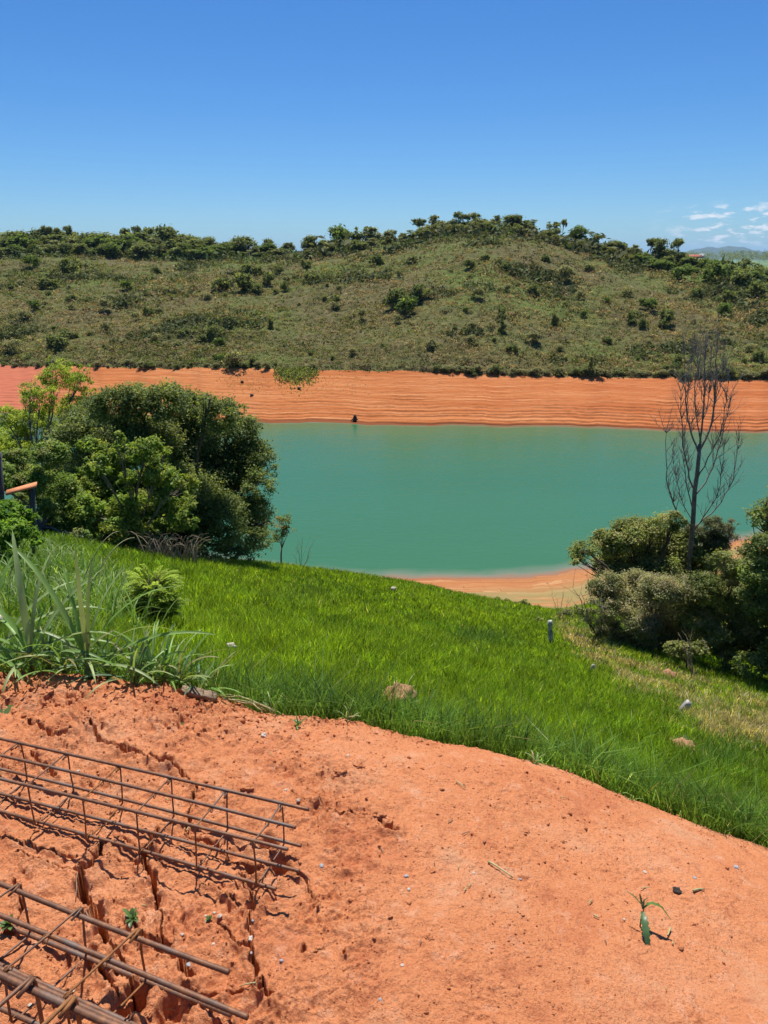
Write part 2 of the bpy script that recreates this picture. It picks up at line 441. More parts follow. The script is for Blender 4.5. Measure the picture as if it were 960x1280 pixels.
# ---- soil relief: lumps, pits and drying cracks
CRACKS = [  # photo points of each crack, half width in m, depth in m
    ([(130, 1062), (118, 1082), (104, 1098), (103, 1115), (116, 1135), (124, 1152), (130, 1172), (136, 1186)], .0105, .08),
    ([(128, 1064), (148, 1052), (168, 1058), (183, 1064)], .004, .05), ([(190, 1120), (197, 1140), (205, 1165), (214, 1196)], .0045, .05), ([(136, 1186), (152, 1205), (165, 1235), (172, 1256)], .005, .05), ([(103, 1098), (80, 1088), (50, 1082), (20, 1070)], .003, .04),
    ([(222, 962), (246, 985), (240, 1010), (232, 1045)], .0035, .04), ([(324, 1230), (300, 1238), (262, 1250), (228, 1246)], .0045, .05), ([(392, 1000), (420, 1010), (440, 1005), (470, 1012)], .003, .025), ([(300, 1090), (312, 1130), (314, 1180)], .003, .04), ([(352, 1082), (380, 1095), (392, 1125)], .003, .03),
    ([(196, 1040), (183, 1062), (180, 1080), (193, 1098), (193, 1112), (188, 1122)], .0085, .08),
    ([(165, 1150), (176, 1166), (200, 1182), (214, 1196), (228, 1206), (234, 1226)], .006, .05),
    ([(314, 1180), (318, 1205), (324, 1230), (338, 1248)], .006, .05),
    ([(40, 905), (58, 925), (78, 930), (90, 925)], .006, .03),
    ([(102, 905), (112, 915), (124, 935), (150, 940), (172, 948), (196, 955), (222, 962)], .007, .04),
    ([(40, 950), (55, 965), (66, 978)], .008, .04),
    ([(0, 1052), (40, 1062), (96, 1072), (150, 1078), (180, 1082)], .004, .03),
    ([(20, 1100), (30, 1140), (10, 1190)], .003, .03),
    ([(100, 1196), (130, 1225), (150, 1255)], .004, .03),
    ([(275, 1160), (300, 1185), (316, 1195)], .003, .03),
    ([(235, 1045), (270, 1055), (295, 1075), (330, 1092)], .004, .03),
    ([(470, 1010), (485, 1024), (500, 1022)], .006, .02),
    ([(250, 1110), (272, 1112), (290, 1130)], .002, .02),
    ([(365, 985), (376, 1000), (395, 1002)], .003, .02),
]
PITS = [(206, 955, .030, .05), (64, 968, .018, .03), (335, 1052, .035, .035), (352, 1080, .04, .03), (318, 1085, .03, .03), (172, 1256, .035, .05), (324, 1240, .012, .05),
        (86, 927, .012, .03), (392, 1000, .010, .025), (105, 1104, .014, .06), (122, 1140, .013, .06), (186, 1066, .010, .05), (104, 1090, .010, .05), (128, 1165, .010, .05), (192, 1106, .010, .05), (40, 1078, .012, .02), (150, 1270, .03, .04), (215, 1268, .04, .03), (228, 1245, .02, .03),
        (486, 1018, .02, .015), (0, 868, .02, .03), (380, 1190, .01, .02), (432, 1200, .008, .02), (590, 1012, .006, .012), (650, 1045, .007, .012)]
_cr = []
for pts, w, dp in CRACKS:
    q = np.array([Pz(a, b, 0)[:2] for a, b in pts]); _cr.append((q, w, dp))
def soil_disp(x, y):
    x = np.asarray(x, float); y = np.asarray(y, float)
    px, py = project(x, y, np.zeros_like(x))
    rough = np.clip(1.45 - sstep(280, 600, px) * .95, .46, 1.5) * (1 - .1 * sstep(560, 700, px)) + .7 * sstep(930, 860, py) * sstep(460, 280, px)
    z = fbm(x * 2.2, y * 2.2, 3, 11) * .030 * rough
    sx, sy = x + fbm(x * 11, y * 11, 2, 13) * .03, y + fbm(x * 11, y * 11, 2, 14) * .03
    z += (.5 - np.abs(fbm(sx * 6, sy * 6, 4, 21, .55))) * .030 * rough - .012
    patch = sstep(-.15, .35, fbm(x * 3.1, y * 3.1, 2, 35))                    # broken, crumbly patches
    l = fbm(sx * 26, sy * 26, 3, 31, .6)
    z += l * .015 * rough * (.45 + patch)
    f = fbm(x * 62, y * 62, 3, 41, .65)
    z += f * .0052 * (.45 + .55 * rough * (.5 + patch))
    cl = np.maximum(fbm(x * 48 + 3, y * 48, 2, 45) - .22, 0); z += cl * .022 * rough * patch
    pit = np.minimum(fbm(sx * 17 + 7, sy * 17, 4, 51, .65) + .455, 0); z += pit * .10 * rough
    wx = x + fbm(x * 28, y * 28, 3, 61) * .016 + fbm(x * 8, y * 8, 2, 63) * .014; wy = y + fbm(x * 28, y * 28, 3, 71) * .016 + fbm(x * 8, y * 8, 2, 73) * .014
    wid = .55 + 1.0 * np.clip(fbm(x * 14, y * 14, 2, 81) + .35, 0, 1.2)
    for q, w, dp in _cr:
        m = (x > q[:, 0].min() - .12) & (x < q[:, 0].max() + .12) & (y > q[:, 1].min() - .12) & (y < q[:, 1].max() + .12)
        if not m.any(): continue
        ax, ay = wx[m], wy[m]; best = np.full(ax.shape, 9.)
        for (x0, y0), (x1, y1) in zip(q[:-1], q[1:]):
            dx, dy = x1 - x0, y1 - y0; t = np.clip(((ax - x0) * dx + (ay - y0) * dy) / (dx * dx + dy * dy), 0, 1)
            best = np.minimum(best, np.hypot(ax - x0 - t * dx, ay - y0 - t * dy))
        ww = w * wid[m] * 1.15
        zz = z[m]
        zz -= dp * 3.2 * (1 - sstep(ww * .6, ww * .82, best))
        zz += .008 * np.exp(-((best - ww * 2.2) / (ww * 1.2 + .002)) ** 2) - .0
        z[m] = zz
    for a, b, r, dp in PITS:
        p = Pz(a, b, 0); rr = np.hypot(wx - p[0], wy - p[1])
        z -= dp * 1.6 * (1 - sstep(r * .45, r * .95, rr)); z += .3 * dp * np.exp(-((rr - r * 1.4) / (r * .45)) ** 2)
    return z
def soil_z(x, y):
    x = np.atleast_1d(np.asarray(x, float)); y = np.atleast_1d(np.asarray(y, float))
    e = edge_d(x / y); t = sstep(e - .05, e + .35, y)
    return near_z(x, y) + soil_disp(x, y) * (1 - .3 * t) - t * .12
def gpt(px, py, soil=False):                       # where a sight line meets the ground
    d = np.exp(np.linspace(math.log(.9), math.log(48), 2600)); r = ray(px, py); u = r[0] / r[1]
    zr = CH + r[2] / r[1] * d
    if soil: d = d[d < edge_d(u) + .03]; zr = zr[:len(d)]; zg = soil_z(u * d, d)
    else: zg = lawn_z(u * d, d)
    i = np.argmax(zr <= zg) if (zr <= zg).any() else len(d) - 1
    return np.array([u * d[i], d[i], zg[i]])
def on_lawn(px, d):                                # ground under bearing px at distance d
    u = (px - 480) / FPX
    for _ in range(6):
        x = u * d; z = float(lawn_z(np.array([x]), np.array([d]))[0]); u = (px - 480) / FPX * (d * cA - (z - CH) * sA) / d
    return np.array([u * d, d, float(lawn_z(np.array([u * d]), np.array([d]))[0])])

# ---- soil sheet
us = np.concatenate([np.linspace(-1.9, -.66, 60)[:-1], np.linspace(-.66, .66, 800), np.linspace(.66, 1.9, 60)[1:]])
ds = np.exp(np.linspace(math.log(.35), math.log(1.0), 40)[:-1]); ds = np.concatenate([ds, np.exp(np.linspace(0, math.log(3.15), 520))])
U, D = np.meshgrid(us, ds); X, Y = U * D, D
Z = soil_z(X.ravel(), Y.ravel()).reshape(X.shape)
fq = grid_faces(*X.shape); keep = (Y - edge_d(U) < .32)
kq = keep[:-1, :-1]
V = np.stack([X, Y, Z], -1).reshape(-1, 3); fq = fq[kq]
used = np.unique(fq); remap = np.full(len(V), -1); remap[used] = np.arange(len(used))
link('red_soil', np_mesh('red_soil', V[used], remap[fq], M['soil'], True), kind='structure', label='bare cracked red earth of the building plot')

# ---- lawn ground and near beach
us = np.linspace(-1.5, 1.5, 420); ds = np.exp(np.linspace(math.log(2.0), math.log(80), 330))
U, D = np.meshgrid(us, ds); X, Y = U * D, D
Z = lawn_z(X, Y)
PX, PY = project(X, Y, Z)
low = Z < (-17.3 + fbm(X * .15, Y * .15, 3, 5) * 1.2)
fq = grid_faces(*X.shape); isb = ((low & (Y > 22)) | ((PX > 770) & (Y > 24.5)))[:-1, :-1]; ing = (Y - edge_d(U) > -.35)[:-1, :-1]
V = np.stack([X, Y, Z], -1).reshape(-1, 3)
def sub(fm):
    f = fq[fm]; u_ = np.unique(f); r_ = np.full(len(V), -1); r_[u_] = np.arange(len(u_)); return V[u_], r_[f]
link('grass_slope', np_mesh('grass_slope', *sub(~isb & ing), M['lawn_ground'], True), kind='structure')
V2 = V.copy(); st = np.round(V2[:, 2] / .22) * .22; V2[:, 2] = np.where(V2[:, 2] > WATER_Z - .3, V2[:, 2] * .45 + st * .55, V2[:, 2])
V = V2
link('near_beach', np_mesh('near_beach', *sub(isb), M['beach'], True), kind='structure')

# ------------------------------------------------------------------ far side: bank and hill
def curve(pts, fn):
    a = np.array([fn(*p) for p in pts]); return a
SHORE = np.array([(lambda p: (p[0] / p[1], p[1]))(Pz(a, b, WATER_Z)) for a, b in [(-500, 498), (-200, 507), (0, 515), (120, 521), (340, 528), (480, 530), (640, 533), (800, 537), (960, 541), (1200, 549), (1500, 556)]])
BANKTOP = np.array([UT(a, b) for a, b in [(-500, 450), (0, 457), (60, 458), (120, 459), (280, 460), (400, 462), (480, 463), (600, 468), (750, 471), (960, 475), (1500, 480)]])
RIDGE = [(-500, 318, 270), (-200, 315, 265), (0, 315, 260), (60, 313, 260), (180, 316, 260), (240, 319, 255), (330, 319, 250), (390, 313, 245), (430, 309, 240), (480, 305, 235), (525, 296, 232), (570, 284, 230),
         (620, 282, 228), (660, 288, 225), (700, 298, 220), (760, 314, 212), (830, 330, 205), (880, 338, 200), (960, 350, 190), (1200, 360, 185), (1500, 372, 180)]
RG = np.array([(*UT(a, b), d) for a, b, d in RIDGE])
def smooth_interp(u, xs, ys):
    o = np.linspace(-.02, .02, 5); return sum(np.interp(u + k, xs, ys) for k in o) / 5
def far_cols(u):
    y0 = smooth_interp(u, SHORE[:, 0], SHORE[:, 1]) + fbm(u * 14, u * 0 + .5, 3, 91) * 1.6
    y1 = y0 * 1.165
    z1 = CH - y1 * (smooth_interp(u, BANKTOP[:, 0], BANKTOP[:, 1]) - fbm(u * 26, u * 0 + .3, 3, 92) * .003)
    y2 = smooth_interp(u, RG[:, 0], RG[:, 2]); z2 = CH - y2 * smooth_interp(u, RG[:, 0], RG[:, 1])
    return y0, y1, z1, y2, z2
def hill_z(u, s, cols):                   # s 0..1 bank top to ridge, >1 behind the ridge
    y0, y1, z1, y2, z2 = cols
    y = y1 + (y2 - y1) * s
    sc = np.clip(s, 0, 1)
    f = sc * (1.42 - .42 * sc)
    z = z1 + (z2 - z1) * f
    z = z + (fbm(u * y * .035, y * .035, 4, 95) * 4.6 - 0) * np.sqrt(sc) * (1 - sc * .75)
    z = z + fbm(u * y * .2, y * .2, 3, 97) * .5 * sstep(0, .05, sc)
    z = np.where(s > 1, z - ((s - 1) * (y2 - y1)) ** 1.25 * .05, z)
    return y, np.maximum(z, -16 - 0 * z)
us = np.linspace(-.95, .95, 900)
cols = far_cols(us); y0, y1, z1, y2, z2 = cols
rows = []
for t in np.concatenate([np.linspace(-.6, -.03, 6), np.linspace(0, 1, 150)]):
    y = y0 + (y1 - y0) * t
    if t < 0: z = WATER_Z + (y - y0) * .22
    else:
        H = z1 - WATER_Z
        zb = H * (t ** 1.05)
        ph = fbm(us * 5, us * 0 + 2, 2, 101) * .03 + fbm(us * 1.5, zb * 2.2, 3, 104) * .14 + fbm(us * 60, zb * 3, 2, 103) * .02
        stp = .26; q = (zb + ph) / stp; fr = q - np.floor(q)
        zs = (np.floor(q) + sstep(.70, .97, fr)) * stp - ph
        k = (.97 - .90 * sstep(.36, .56, t + fbm(us * 9, us * 0 + t * 2, 2, 105) * .35)) * sstep(0, .03, t) * sstep(1, .93, t) * (.45 + .55 * sstep(-.35, .30, us + fbm(us * 7, zb * 2, 2, 106) * .6))
        z = WATER_Z + zb * (1 - k) + zs * k + fbm(us * y * .5, y * 1.2, 4, 107) * .10 * sstep(.02, .1, t) * sstep(1, .92, t)
    rows.append(np.stack([us * y, y, z], -1))
V = np.array(rows)
V[-1, :, 2] = z1
link('far_bank', np_mesh('far_bank', V.reshape(-1, 3), grid_faces(*V.shape[:2]).reshape(-1, 4), M['bank'], True), kind='structure', label='orange clay drawdown bank with water lines')
rows = []
for s in np.concatenate([np.linspace(0, 1, 170), np.linspace(1, 2.2, 26)[1:]]):
    y, z = hill_z(us, np.full_like(us, s), cols)
    if s == 0: z = z1
    rows.append(np.stack([us * y, y, z], -1))
V = np.array(rows)
link('far_hill', np_mesh('far_hill', V.reshape(-1, 3), grid_faces(*V.shape[:2]).reshape(-1, 4), M['hill'], True), kind='structure', label='scrub covered hill across the reservoir')
def hill_pt(px, s):
    """point on the hill at bearing px and slope share s"""
    u = (px - 480) / FPX
    for _ in range(5):
        y, z = hill_z(np.array([u]), np.array([s]), far_cols(np.array([u]))); y, z = y[0], z[0]
        u = (px - 480) / FPX * (y * cA - (z - CH) * sA) / y
    return np.array([u * y, y, z])
def hill_at(px, py):
    ss = np.linspace(0, 1.05, 240); best = None
    for it in range(2):
        u = (px - 480) / FPX * .98 if it == 0 else u
        y, z = hill_z(np.full_like(ss, u), ss, far_cols(np.full_like(ss, u)))
        qx, qy = project(u * y, y, z)
        i = int(np.argmin(np.abs(qy - py))); u = u * (px - 480) / (qx[i] - 480) if abs(qx[i] - 480) > 1 else u
    return hill_pt(px, float(ss[i]))

# ---- water
us = np.linspace(-1.6, 1.6, 200); ds = np.exp(np.linspace(math.log(26), math.log(190), 160))
U, D = np.meshgrid(us, ds); X, Y = U * D, D
dep = np.where(Y < 80, WATER_Z - lawn_z(X, np.minimum(Y, 79)), 9)
fs = far_cols(np.clip(us, -.95, .95))[0]
dep = np.minimum(dep, np.maximum(0, (fs[None] - Y)) * .20 + .12)
V = np.stack([X, Y, np.full_like(X, WATER_Z)], -1)
link('water', np_mesh('water', V.reshape(-1, 3), grid_faces(*X.shape).reshape(-1, 4), M['water'], True, None, {'depth': np.maximum(dep, 0)}), kind='structure', label='still turquoise reservoir water')

# ------------------------------------------------------------------ far land
M['plain'] = mat_plain('far_fields', (.07, .13, .03), (.15, .22, .06), .004, .95)
M['mount'] = mat_plain('mountain_forest', (.03, .05, .02), (.06, .085, .035), .002, .95)
th = np.linspace(-1.3, 1.3, 120); rr = np.exp(np.linspace(math.log(300), math.log(30000), 60))
TH, RR = np.meshgrid(th, rr); X, Y = RR * np.sin(TH), RR * np.cos(TH)
Z = -18 + fbm(X * .0016, Y * .0016, 4, 111) * 10 * sstep(400, 1500, RR) - 4 * sstep(300, 500, RR)
Z += 16 * np.exp(-(((X - 420) / 260) ** 2 + ((Y - 820) / 260) ** 2))
link('far_plain', np_mesh('far_plain', np.stack([X, Y, Z], -1).reshape(-1, 3), grid_faces(*X.shape).reshape(-1, 4), M['plain'], True), kind='structure')
def mountain(name, prof, dist, depth, mat, base, seed, label):
    pts = np.array([(UT(a, b)[0], CH - UT(a, b)[1] * dist) for a, b in prof])
    uu = np.linspace(pts[0, 0], pts[-1, 0], 160); h = np.interp(uu, pts[:, 0], pts[:, 1])
    h = h + fbm(uu * 60, uu * 0, 4, seed) * (h - base) * .10
    tt = np.linspace(-1, 1, 24); rows = []
    for t in tt:
        y = dist + t * depth; p = (1 - abs(t)) ** .8
        rows.append(np.stack([uu * y, np.full_like(uu, y), base + (h - base) * p * (1 + fbm(uu * 40, uu * 0 + t * 3, 3, seed + 5) * .2 * (1 - p))], -1))
    V = np.array(rows)
    link(name, np_mesh(name, V.reshape(-1, 3), grid_faces(*V.shape[:2]).reshape(-1, 4), mat, True), kind='structure', label=label)
mountain('far_mountains', [(700, 322), (800, 318), (850, 316), (870, 311), (885, 308), (900, 309), (912, 307), (930, 309), (945, 313), (960, 315), (1010, 312), (1060, 318), (1120, 322)], 11000, 2500, M['mount'], -30, 121, 'blue mountains on the horizon')
M['left_hill'] = mat_plain('left_hill_grass', (.07, .12, .03), (.16, .19, .06), .03, .95)
mountain('grassy_hill', [(-300, 330), (-180, 300), (-60, 289), (0, 288), (20, 290), (45, 296), (80, 312), (110, 330)], 620, 120, M['left_hill'], -20, 131, 'pale green hill behind the left treeline')

# ================================================================== VEGETATION
def unit(v): return v / (np.linalg.norm(v, axis=-1, keepdims=True) + 1e-9)
def leaf_quads(C, A, N, L, Wd):
    """diamond leaves: centre C, axis A, normal N, length L, width Wd"""
    S = unit(np.cross(A, N)); L = L[:, None]; Wd = Wd[:, None]
    Nn = unit(np.cross(S, A))
    V = np.stack([C - A * L * .5, C + S * Wd * .5 + Nn * L * .06 - A * L * .05, C + A * L * .5 - Nn * L * .08, C - S * Wd * .5 + Nn * L * .06 - A * L * .05], 1)
    n = len(C)
    return V.reshape(-1, 3), np.arange(4 * n).reshape(n, 4)
def crown(blobs, n, leaf, palette, rs, flat=.8, subs=26, subr=.24, wr=.42, up=1.15, shell=(.6, 1.05), jit=.18):
    """foliage as sub-clumps of leaves spread through overlapping lobes"""
    b = np.asarray(blobs, float)
    k = rs.choice(len(b), size=max(len(b) * subs, 4), p=b[:, 3] ** 2 / (b[:, 3] ** 2).sum())
    dv = unit(rs.normal(size=(len(k), 3))); dv[:, 2] = np.where(rs.random(len(k)) < .25, np.abs(dv[:, 2]), dv[:, 2])
    rad = rs.uniform(*shell, len(k)) * b[k, 3]
    sc = b[k, :3] + dv * rad[:, None] * np.array([1, 1, flat])
    sr = b[k, 3] * subr * rs.uniform(.6, 1.45, len(k))
    pal = np.asarray(palette); pi = rs.choice(len(pal), len(k)); pc = pal[pi] * rs.uniform(.8, 1.2, (len(k), 1))
    j = rs.choice(len(k), n, p=sr ** 2 / (sr ** 2).sum())
    off = rs.normal(size=(n, 3)) * np.array([1, 1, .7]) * .68
    C = sc[j] + off * sr[j][:, None]
    N = unit(off * .5 + np.array([0, 0, up]) + rs.normal(size=(n, 3)) * .55)
    A = unit(np.cross(N, rs.normal(size=(n, 3))) + np.array([0, 0, -.25]))
    L = leaf * rs.uniform(.65, 1.3, n)
    V, Q = leaf_quads(C, A, N, L, L * wr)
    tint = np.clip(pc[j] * (1 + rs.normal(size=(n, 1)) * jit), .004, .9)
    return V, Q, np.repeat(tint, 4, 0), sc
def limb(p0, p1, rs, n=7, bend=.12, lift=0):
    p0, p1 = np.asarray(p0, float), np.asarray(p1, float); t = np.linspace(0, 1, n)[:, None]
    L = np.linalg.norm(p1 - p0); w = rs.normal(size=(n, 3)) * L * bend * .35 * np.sin(np.pi * t)
    w = np.cumsum(w, 0) * .6; w -= w[-1] * t
    arc = np.array([0, 0, 1.]) * np.sin(np.pi * t) * L * lift
    return p0 + (p1 - p0) * t + w + arc
def blobs_px(lst, rs, spread=1.0):
    out = []
    for e in lst:
        px, py, rp = e[:3]; d = e[3]
        d = d + rs.uniform(-1, 1) * spread
        p = P(px, py, d); out.append((*p, rp * zcam(p) / FPX))
    return np.array(out)
def big_tree(name, label, cat, base, blobs, n, leaf, palette, seed, group=None, mat='leaf', bark='bark', tr=.10, nlimb=14, subs=26, subr=.24, wr=.42, fork=.3, **kw):
    rs = np.random.default_rng(seed); base = np.asarray(base, float)
    t = thing(name, label, cat, base, group)
    b = np.asarray(blobs)
    V, Q, tint, sc = crown(b, n, leaf, palette, rs, subs=subs, subr=subr, wr=wr, **kw)
    link('crown', np_mesh('crown', V - base, Q, M[mat], False, tint), t)
    cen = (b[:, :3] * b[:, 3:] ** 2).sum(0) / (b[:, 3] ** 2).sum()
    f = base + (cen - base) * fork; f[2] = base[2] + max(.25, (cen[2] - base[2]) * fork)
    mt = MB(); mt.tube(limb(base - [0, 0, .25], f, rs, 6, .06), np.linspace(tr * 1.35, tr, 6), 8)
    link('trunk', mt.mesh('trunk', M[bark], True, base), t)
    mb = MB()
    idx = rs.permutation(len(b))[:nlimb]
    for i in idx:
        pts = limb(f, b[i, :3], rs, 8, .14, .06)
        mb.tube(pts, np.linspace(tr * .7, tr * .14, 8), 5)
        sel = sc[np.argsort(np.linalg.norm(sc - b[i, :3], axis=1) * rs.uniform(.5, 1.5, len(sc)))[:11]]
        for q in sel:
            mb.tube(limb(pts[rs.integers(4, 8)], q, rs, 5, .1), np.linspace(tr * .2, tr * .05, 5), 3, False)
    link('branches', mb.mesh('branches', M[bark], True, base), t)
    return t

# ------------------------------------------------------------------ lawn grass
def blades(x, y, h, w, lean, tint, rs, tip=1.0, seg=2):
    n = len(x); z = lawn_z(x, y) - .01
    a = rs.uniform(0, 2 * np.pi, n); s = np.stack([np.cos(a), np.sin(a), np.zeros(n)], 1) * w[:, None] * .5
    b = rs.uniform(0, 2 * np.pi, n); l = np.stack([np.cos(b), np.sin(b), np.zeros(n)], 1) * (lean * h)[:, None]
    base = np.stack([x, y, z], 1); upv = np.array([0, 0, 1.])
    mid = base + upv * (h * .55)[:, None] + l * .32; top = base + upv * (h * (1 - .25 * lean))[:, None] + l * 1.0
    V = np.stack([base - s, base + s, mid + s * .75, mid - s * .75, top], 1).reshape(-1, 3)
    i = np.arange(n)[:, None] * 5
    T = np.concatenate([i + [0, 1, 2], i + [0, 2, 3], i + [3, 2, 4]], 1).reshape(-1, 3)
    return V, T, np.repeat(tint, 5, 0)
def sample_lawn(n, rs, umin=-1.0, umax=1.2, dmin=2.4, dmax=33, k=-.5):
    u = rs.uniform(umin, umax, n); t = rs.random(n); a = k + 1
    d = (dmin ** a + t * (dmax ** a - dmin ** a)) ** (1 / a)
    return u * d, d
def dryness(px, py, x, y):
    """strip of dry grass on the right of the slope, the paler crest"""
    cx = np.interp(px, [690, 720, 780, 860, 960, 1100], [775, 800, 838, 872, 912, 960])
    m = np.exp(-((py - cx) / (16 + .07 * np.clip(px - 690, 0, 400))) ** 2) * sstep(680, 715, px)
    m = m * sstep(-.25, .35, fbm(x * .9, y * .9, 3, 201) + .12)
    m2 = .75 * np.exp(-(((px - 905) / 50) ** 2 + ((py - 905) / 16) ** 2))
    m3 = .4 * np.exp(-(((px - 265) / 30) ** 2 + ((py - 702) / 6) ** 2))
    return np.clip(m + m2 * sstep(-.3, .3, fbm(x * 2, y * 2, 2, 203)) + m3, 0, 1)
BARE = [(60, 660, 26, 12), (852, 932, 16, 12), (497, 872, 16, 8), (835, 842, 10, 5)]
def lawn(n, seed):
    rs = np.random.default_rng(seed)
    x, y = sample_lawn(n, rs)
    u = x / y; z = lawn_z(x, y); px, py = project(x, y, z)
    e = edge_d(u) + fbm(x * 3, y * 3, 3, 205) * .16
    ok = (y > e + .03) & (z > -17.2 + fbm(x * .2, y * .2, 2, 5) * .8)
    for a, b, rx, ry in BARE: ok &= (((px - a) / rx) ** 2 + ((py - b) / ry) ** 2 > 1) | (rs.random(n) < .12)
    ok &= ~((px < 250) & (py > 770) & (y < 3.6) & (rs.random(n) < .55))
    x, y, u, px, py, e = (q[ok] for q in (x, y, u, px, py, e)); n = len(x)
    cl = fbm(x * 1.1, y * 1.1, 4, 207); cl2 = fbm(x * 5, y * 5, 3, 209); lowf = fbm(x * .28, y * .28, 3, 211)
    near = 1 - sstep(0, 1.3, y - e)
    dry = dryness(px, py, x, y)
    h = (.17 + .05 * cl + .05 * cl2 + .10 * near) * rs.uniform(.6, 1.3, n) * (1 - .15 * dry)
    w = .0060 * np.clip(y / 4.2, .75, 4.5) * rs.uniform(.7, 1.35, n)
    lean = np.clip(rs.uniform(.1, .75, n) + .2 * near, 0, 1)
    g0 = np.array([.150, .255, .014]); g1 = np.array([.215, .320, .016]); g2 = np.array([.090, .185, .016]); dk = np.array([.090, .180, .038]); yl = np.array([.48, .41, .17])
    t = np.clip(.5 + lowf * .9 + cl * .4, 0, 1)[:, None]
    c = g0 * (1 - t) + g1 * t
    t2 = (sstep(.12, .5, cl2 * .6 - lowf * .6))[:, None]; c = c * (1 - t2 * .6) + g2 * t2 * .6
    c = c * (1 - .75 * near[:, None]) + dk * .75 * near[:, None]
    # darker blue-green patches in the blade colour
    pt = np.exp(-(((px - 600) / 45) ** 2 + ((py - 800) / 12) ** 2)) + np.exp(-(((px - 900) / 50) ** 2 + ((py - 950) / 30) ** 2)) + np.exp(-(((px - 780) / 60) ** 2 + ((py - 790) / 12) ** 2)) + .7 * np.exp(-(((px - 380) / 40) ** 2 + ((py - 745) / 14) ** 2))
    pt = np.clip(pt, 0, 1)[:, None] * .7; c = c * (1 - pt) + dk * .85 * pt
    rnd = rs.random(n); dd = (dry * 1.25 > rnd) | (rnd < .012)
    c[dd] = yl * rs.uniform(.6, 1.15, (dd.sum(), 1)) * np.array([1, 1, rs.uniform(.8, 1.1)])
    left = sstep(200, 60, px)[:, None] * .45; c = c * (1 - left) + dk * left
    hl = rs.random((n, 1)) < .16; c = c * np.where(hl, [[1.7, 1.6, 2.4]], [[1, 1, 1]]) * (.78 + .5 * sstep(-.3, .35, fbm(x * 2.4, y * 2.4, 3, 213)))[:, None]; c = np.clip(c * (1 + rs.normal(size=(n, 1)) * .28), .01, .9)  # random blades painted paler to imitate highlights on the grass
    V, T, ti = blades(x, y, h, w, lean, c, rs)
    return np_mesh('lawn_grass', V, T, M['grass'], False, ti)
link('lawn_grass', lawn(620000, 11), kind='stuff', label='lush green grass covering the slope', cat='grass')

# coarse long-leaved grass on the left of the slope
def strip(mb, base, az, L, w, elev, droop, rs, n=9, fold=.25, twist=0):
    """one arching leaf as a folded strip"""
    pts = []; p = np.array(base, float); el = elev
    dirh = np.array([math.cos(az), math.sin(az), 0]); side = np.array([-math.sin(az), math.cos(az), 0])
    for i in range(n):
        pts.append(p.copy()); p = p + (dirh * math.cos(el) + np.array([0, 0, math.sin(el)])) * L / (n - 1); el -= droop / (n - 1) * (.4 + 1.2 * i / n)
    pts = np.array(pts); t = np.linspace(0, 1, n); wd = w * np.clip(np.minimum(.45 + t * 2.2, 1.0), 0, 1) * np.sqrt(np.clip(1 - t ** 2.2, 0, 1)) + .0008
    tg = unit(np.gradient(pts, axis=0)); nr = unit(np.cross(side, tg)) * -1
    tw = twist * t; sd = side * np.cos(tw)[:, None] + nr * np.sin(tw)[:, None]
    V = np.stack([pts + sd * wd[:, None] * .5 + nr * (wd * fold)[:, None], pts, pts - sd * wd[:, None] * .5 + nr * (wd * fold)[:, None]], 1).reshape(-1, 3)
    Q = []
    for i in range(n - 1):
        a = i * 3; Q += [[a, a + 1, a + 4, a + 3], [a + 1, a + 2, a + 5, a + 4]]
    mb.add(V, Q)
rs = np.random.default_rng(21)
mb = MB(); tints = []
cg = [np.array([.12, .215, .030]), np.array([.16, .25, .045]), np.array([.20, .27, .10]), np.array([.09, .18, .02])]
cnt = 0
while cnt < 520:
    d = rs.uniform(4.2, 11.5); px = rs.uniform(-60, 190); p = on_lawn(px, d)
    qx, qy = project(*p)
    if qx > 60 + (qy - 660) * 1.15 + rs.normal() * 14 or qy < 655 or qy > 810: continue
    if ((qx - 60) / 26) ** 2 + ((qy - 660) / 12) ** 2 < 1: continue
    n0 = mb.n; c = cg[rs.integers(4)] * rs.uniform(.8, 1.2)
    for k in range(rs.integers(3, 6)):
        strip(mb, p + rs.normal(size=3) * [.05, .05, 0], rs.uniform(0, 6.28), rs.uniform(.24, .5), rs.uniform(.007, .014) * (d / 6) ** .5, rs.uniform(.9, 1.45), rs.uniform(.6, 2.2), rs, 6, .2)
    c = c * (1.5 if rs.random() < .3 else 1.0); tints.append(np.repeat(c[None], mb.n - n0, 0)); cnt += 1  # some tufts get a lighter tint in place of bright highlights
link('coarse_grass', mb.mesh('coarse_grass', M['grass'], False, tint=np.vstack(tints)), kind='stuff', label='longer grey green grass on the left of the slope', cat='grass')

# ------------------------------------------------------------------ long-leaved grass plants at the edge of the earth
def leaf_plant(name, label, base, leaves, pal, seed, group='long leaved grass plants at the edge of the bare earth', stem=(.011, .12)):
    """leaves: (azimuth deg [0 = right, 90 = away], length, width, elevation deg, droop)"""
    rs = np.random.default_rng(seed); base = np.asarray(base, float)
    t = thing(name, label, 'plant', base, group)
    if stem:
        m = MB(); m.tube([[0, 0, -.03], [0, 0, stem[1] * .5], [.004, 0, stem[1]]], [stem[0], stem[0] * .9, stem[0] * .6], 7)
        link('stem', m.mesh('stem', M['stem']), t)
    for az, L, w, el, dr in leaves:
        m = MB(); strip(m, [rs.normal() * .006, rs.normal() * .006, (stem[1] * rs.uniform(.1, .8) if stem else 0)], R(az), L * (1.15 if stem else 1), w * (1.15 if stem else 1.05), R(el), dr, rs, 14, .22, rs.normal() * .5)
        c = np.array(pal[rs.integers(len(pal))]) * rs.uniform(.85, 1.15)
        link('leaf', m.mesh('leaf', M['blade_leaf'], True, tint=np.repeat(c[None], m.n, 0)), t)
    return t
M['stem'] = mat_plain('pale_stem', (.13, .19, .05), (.24, .26, .11), 20, .5)
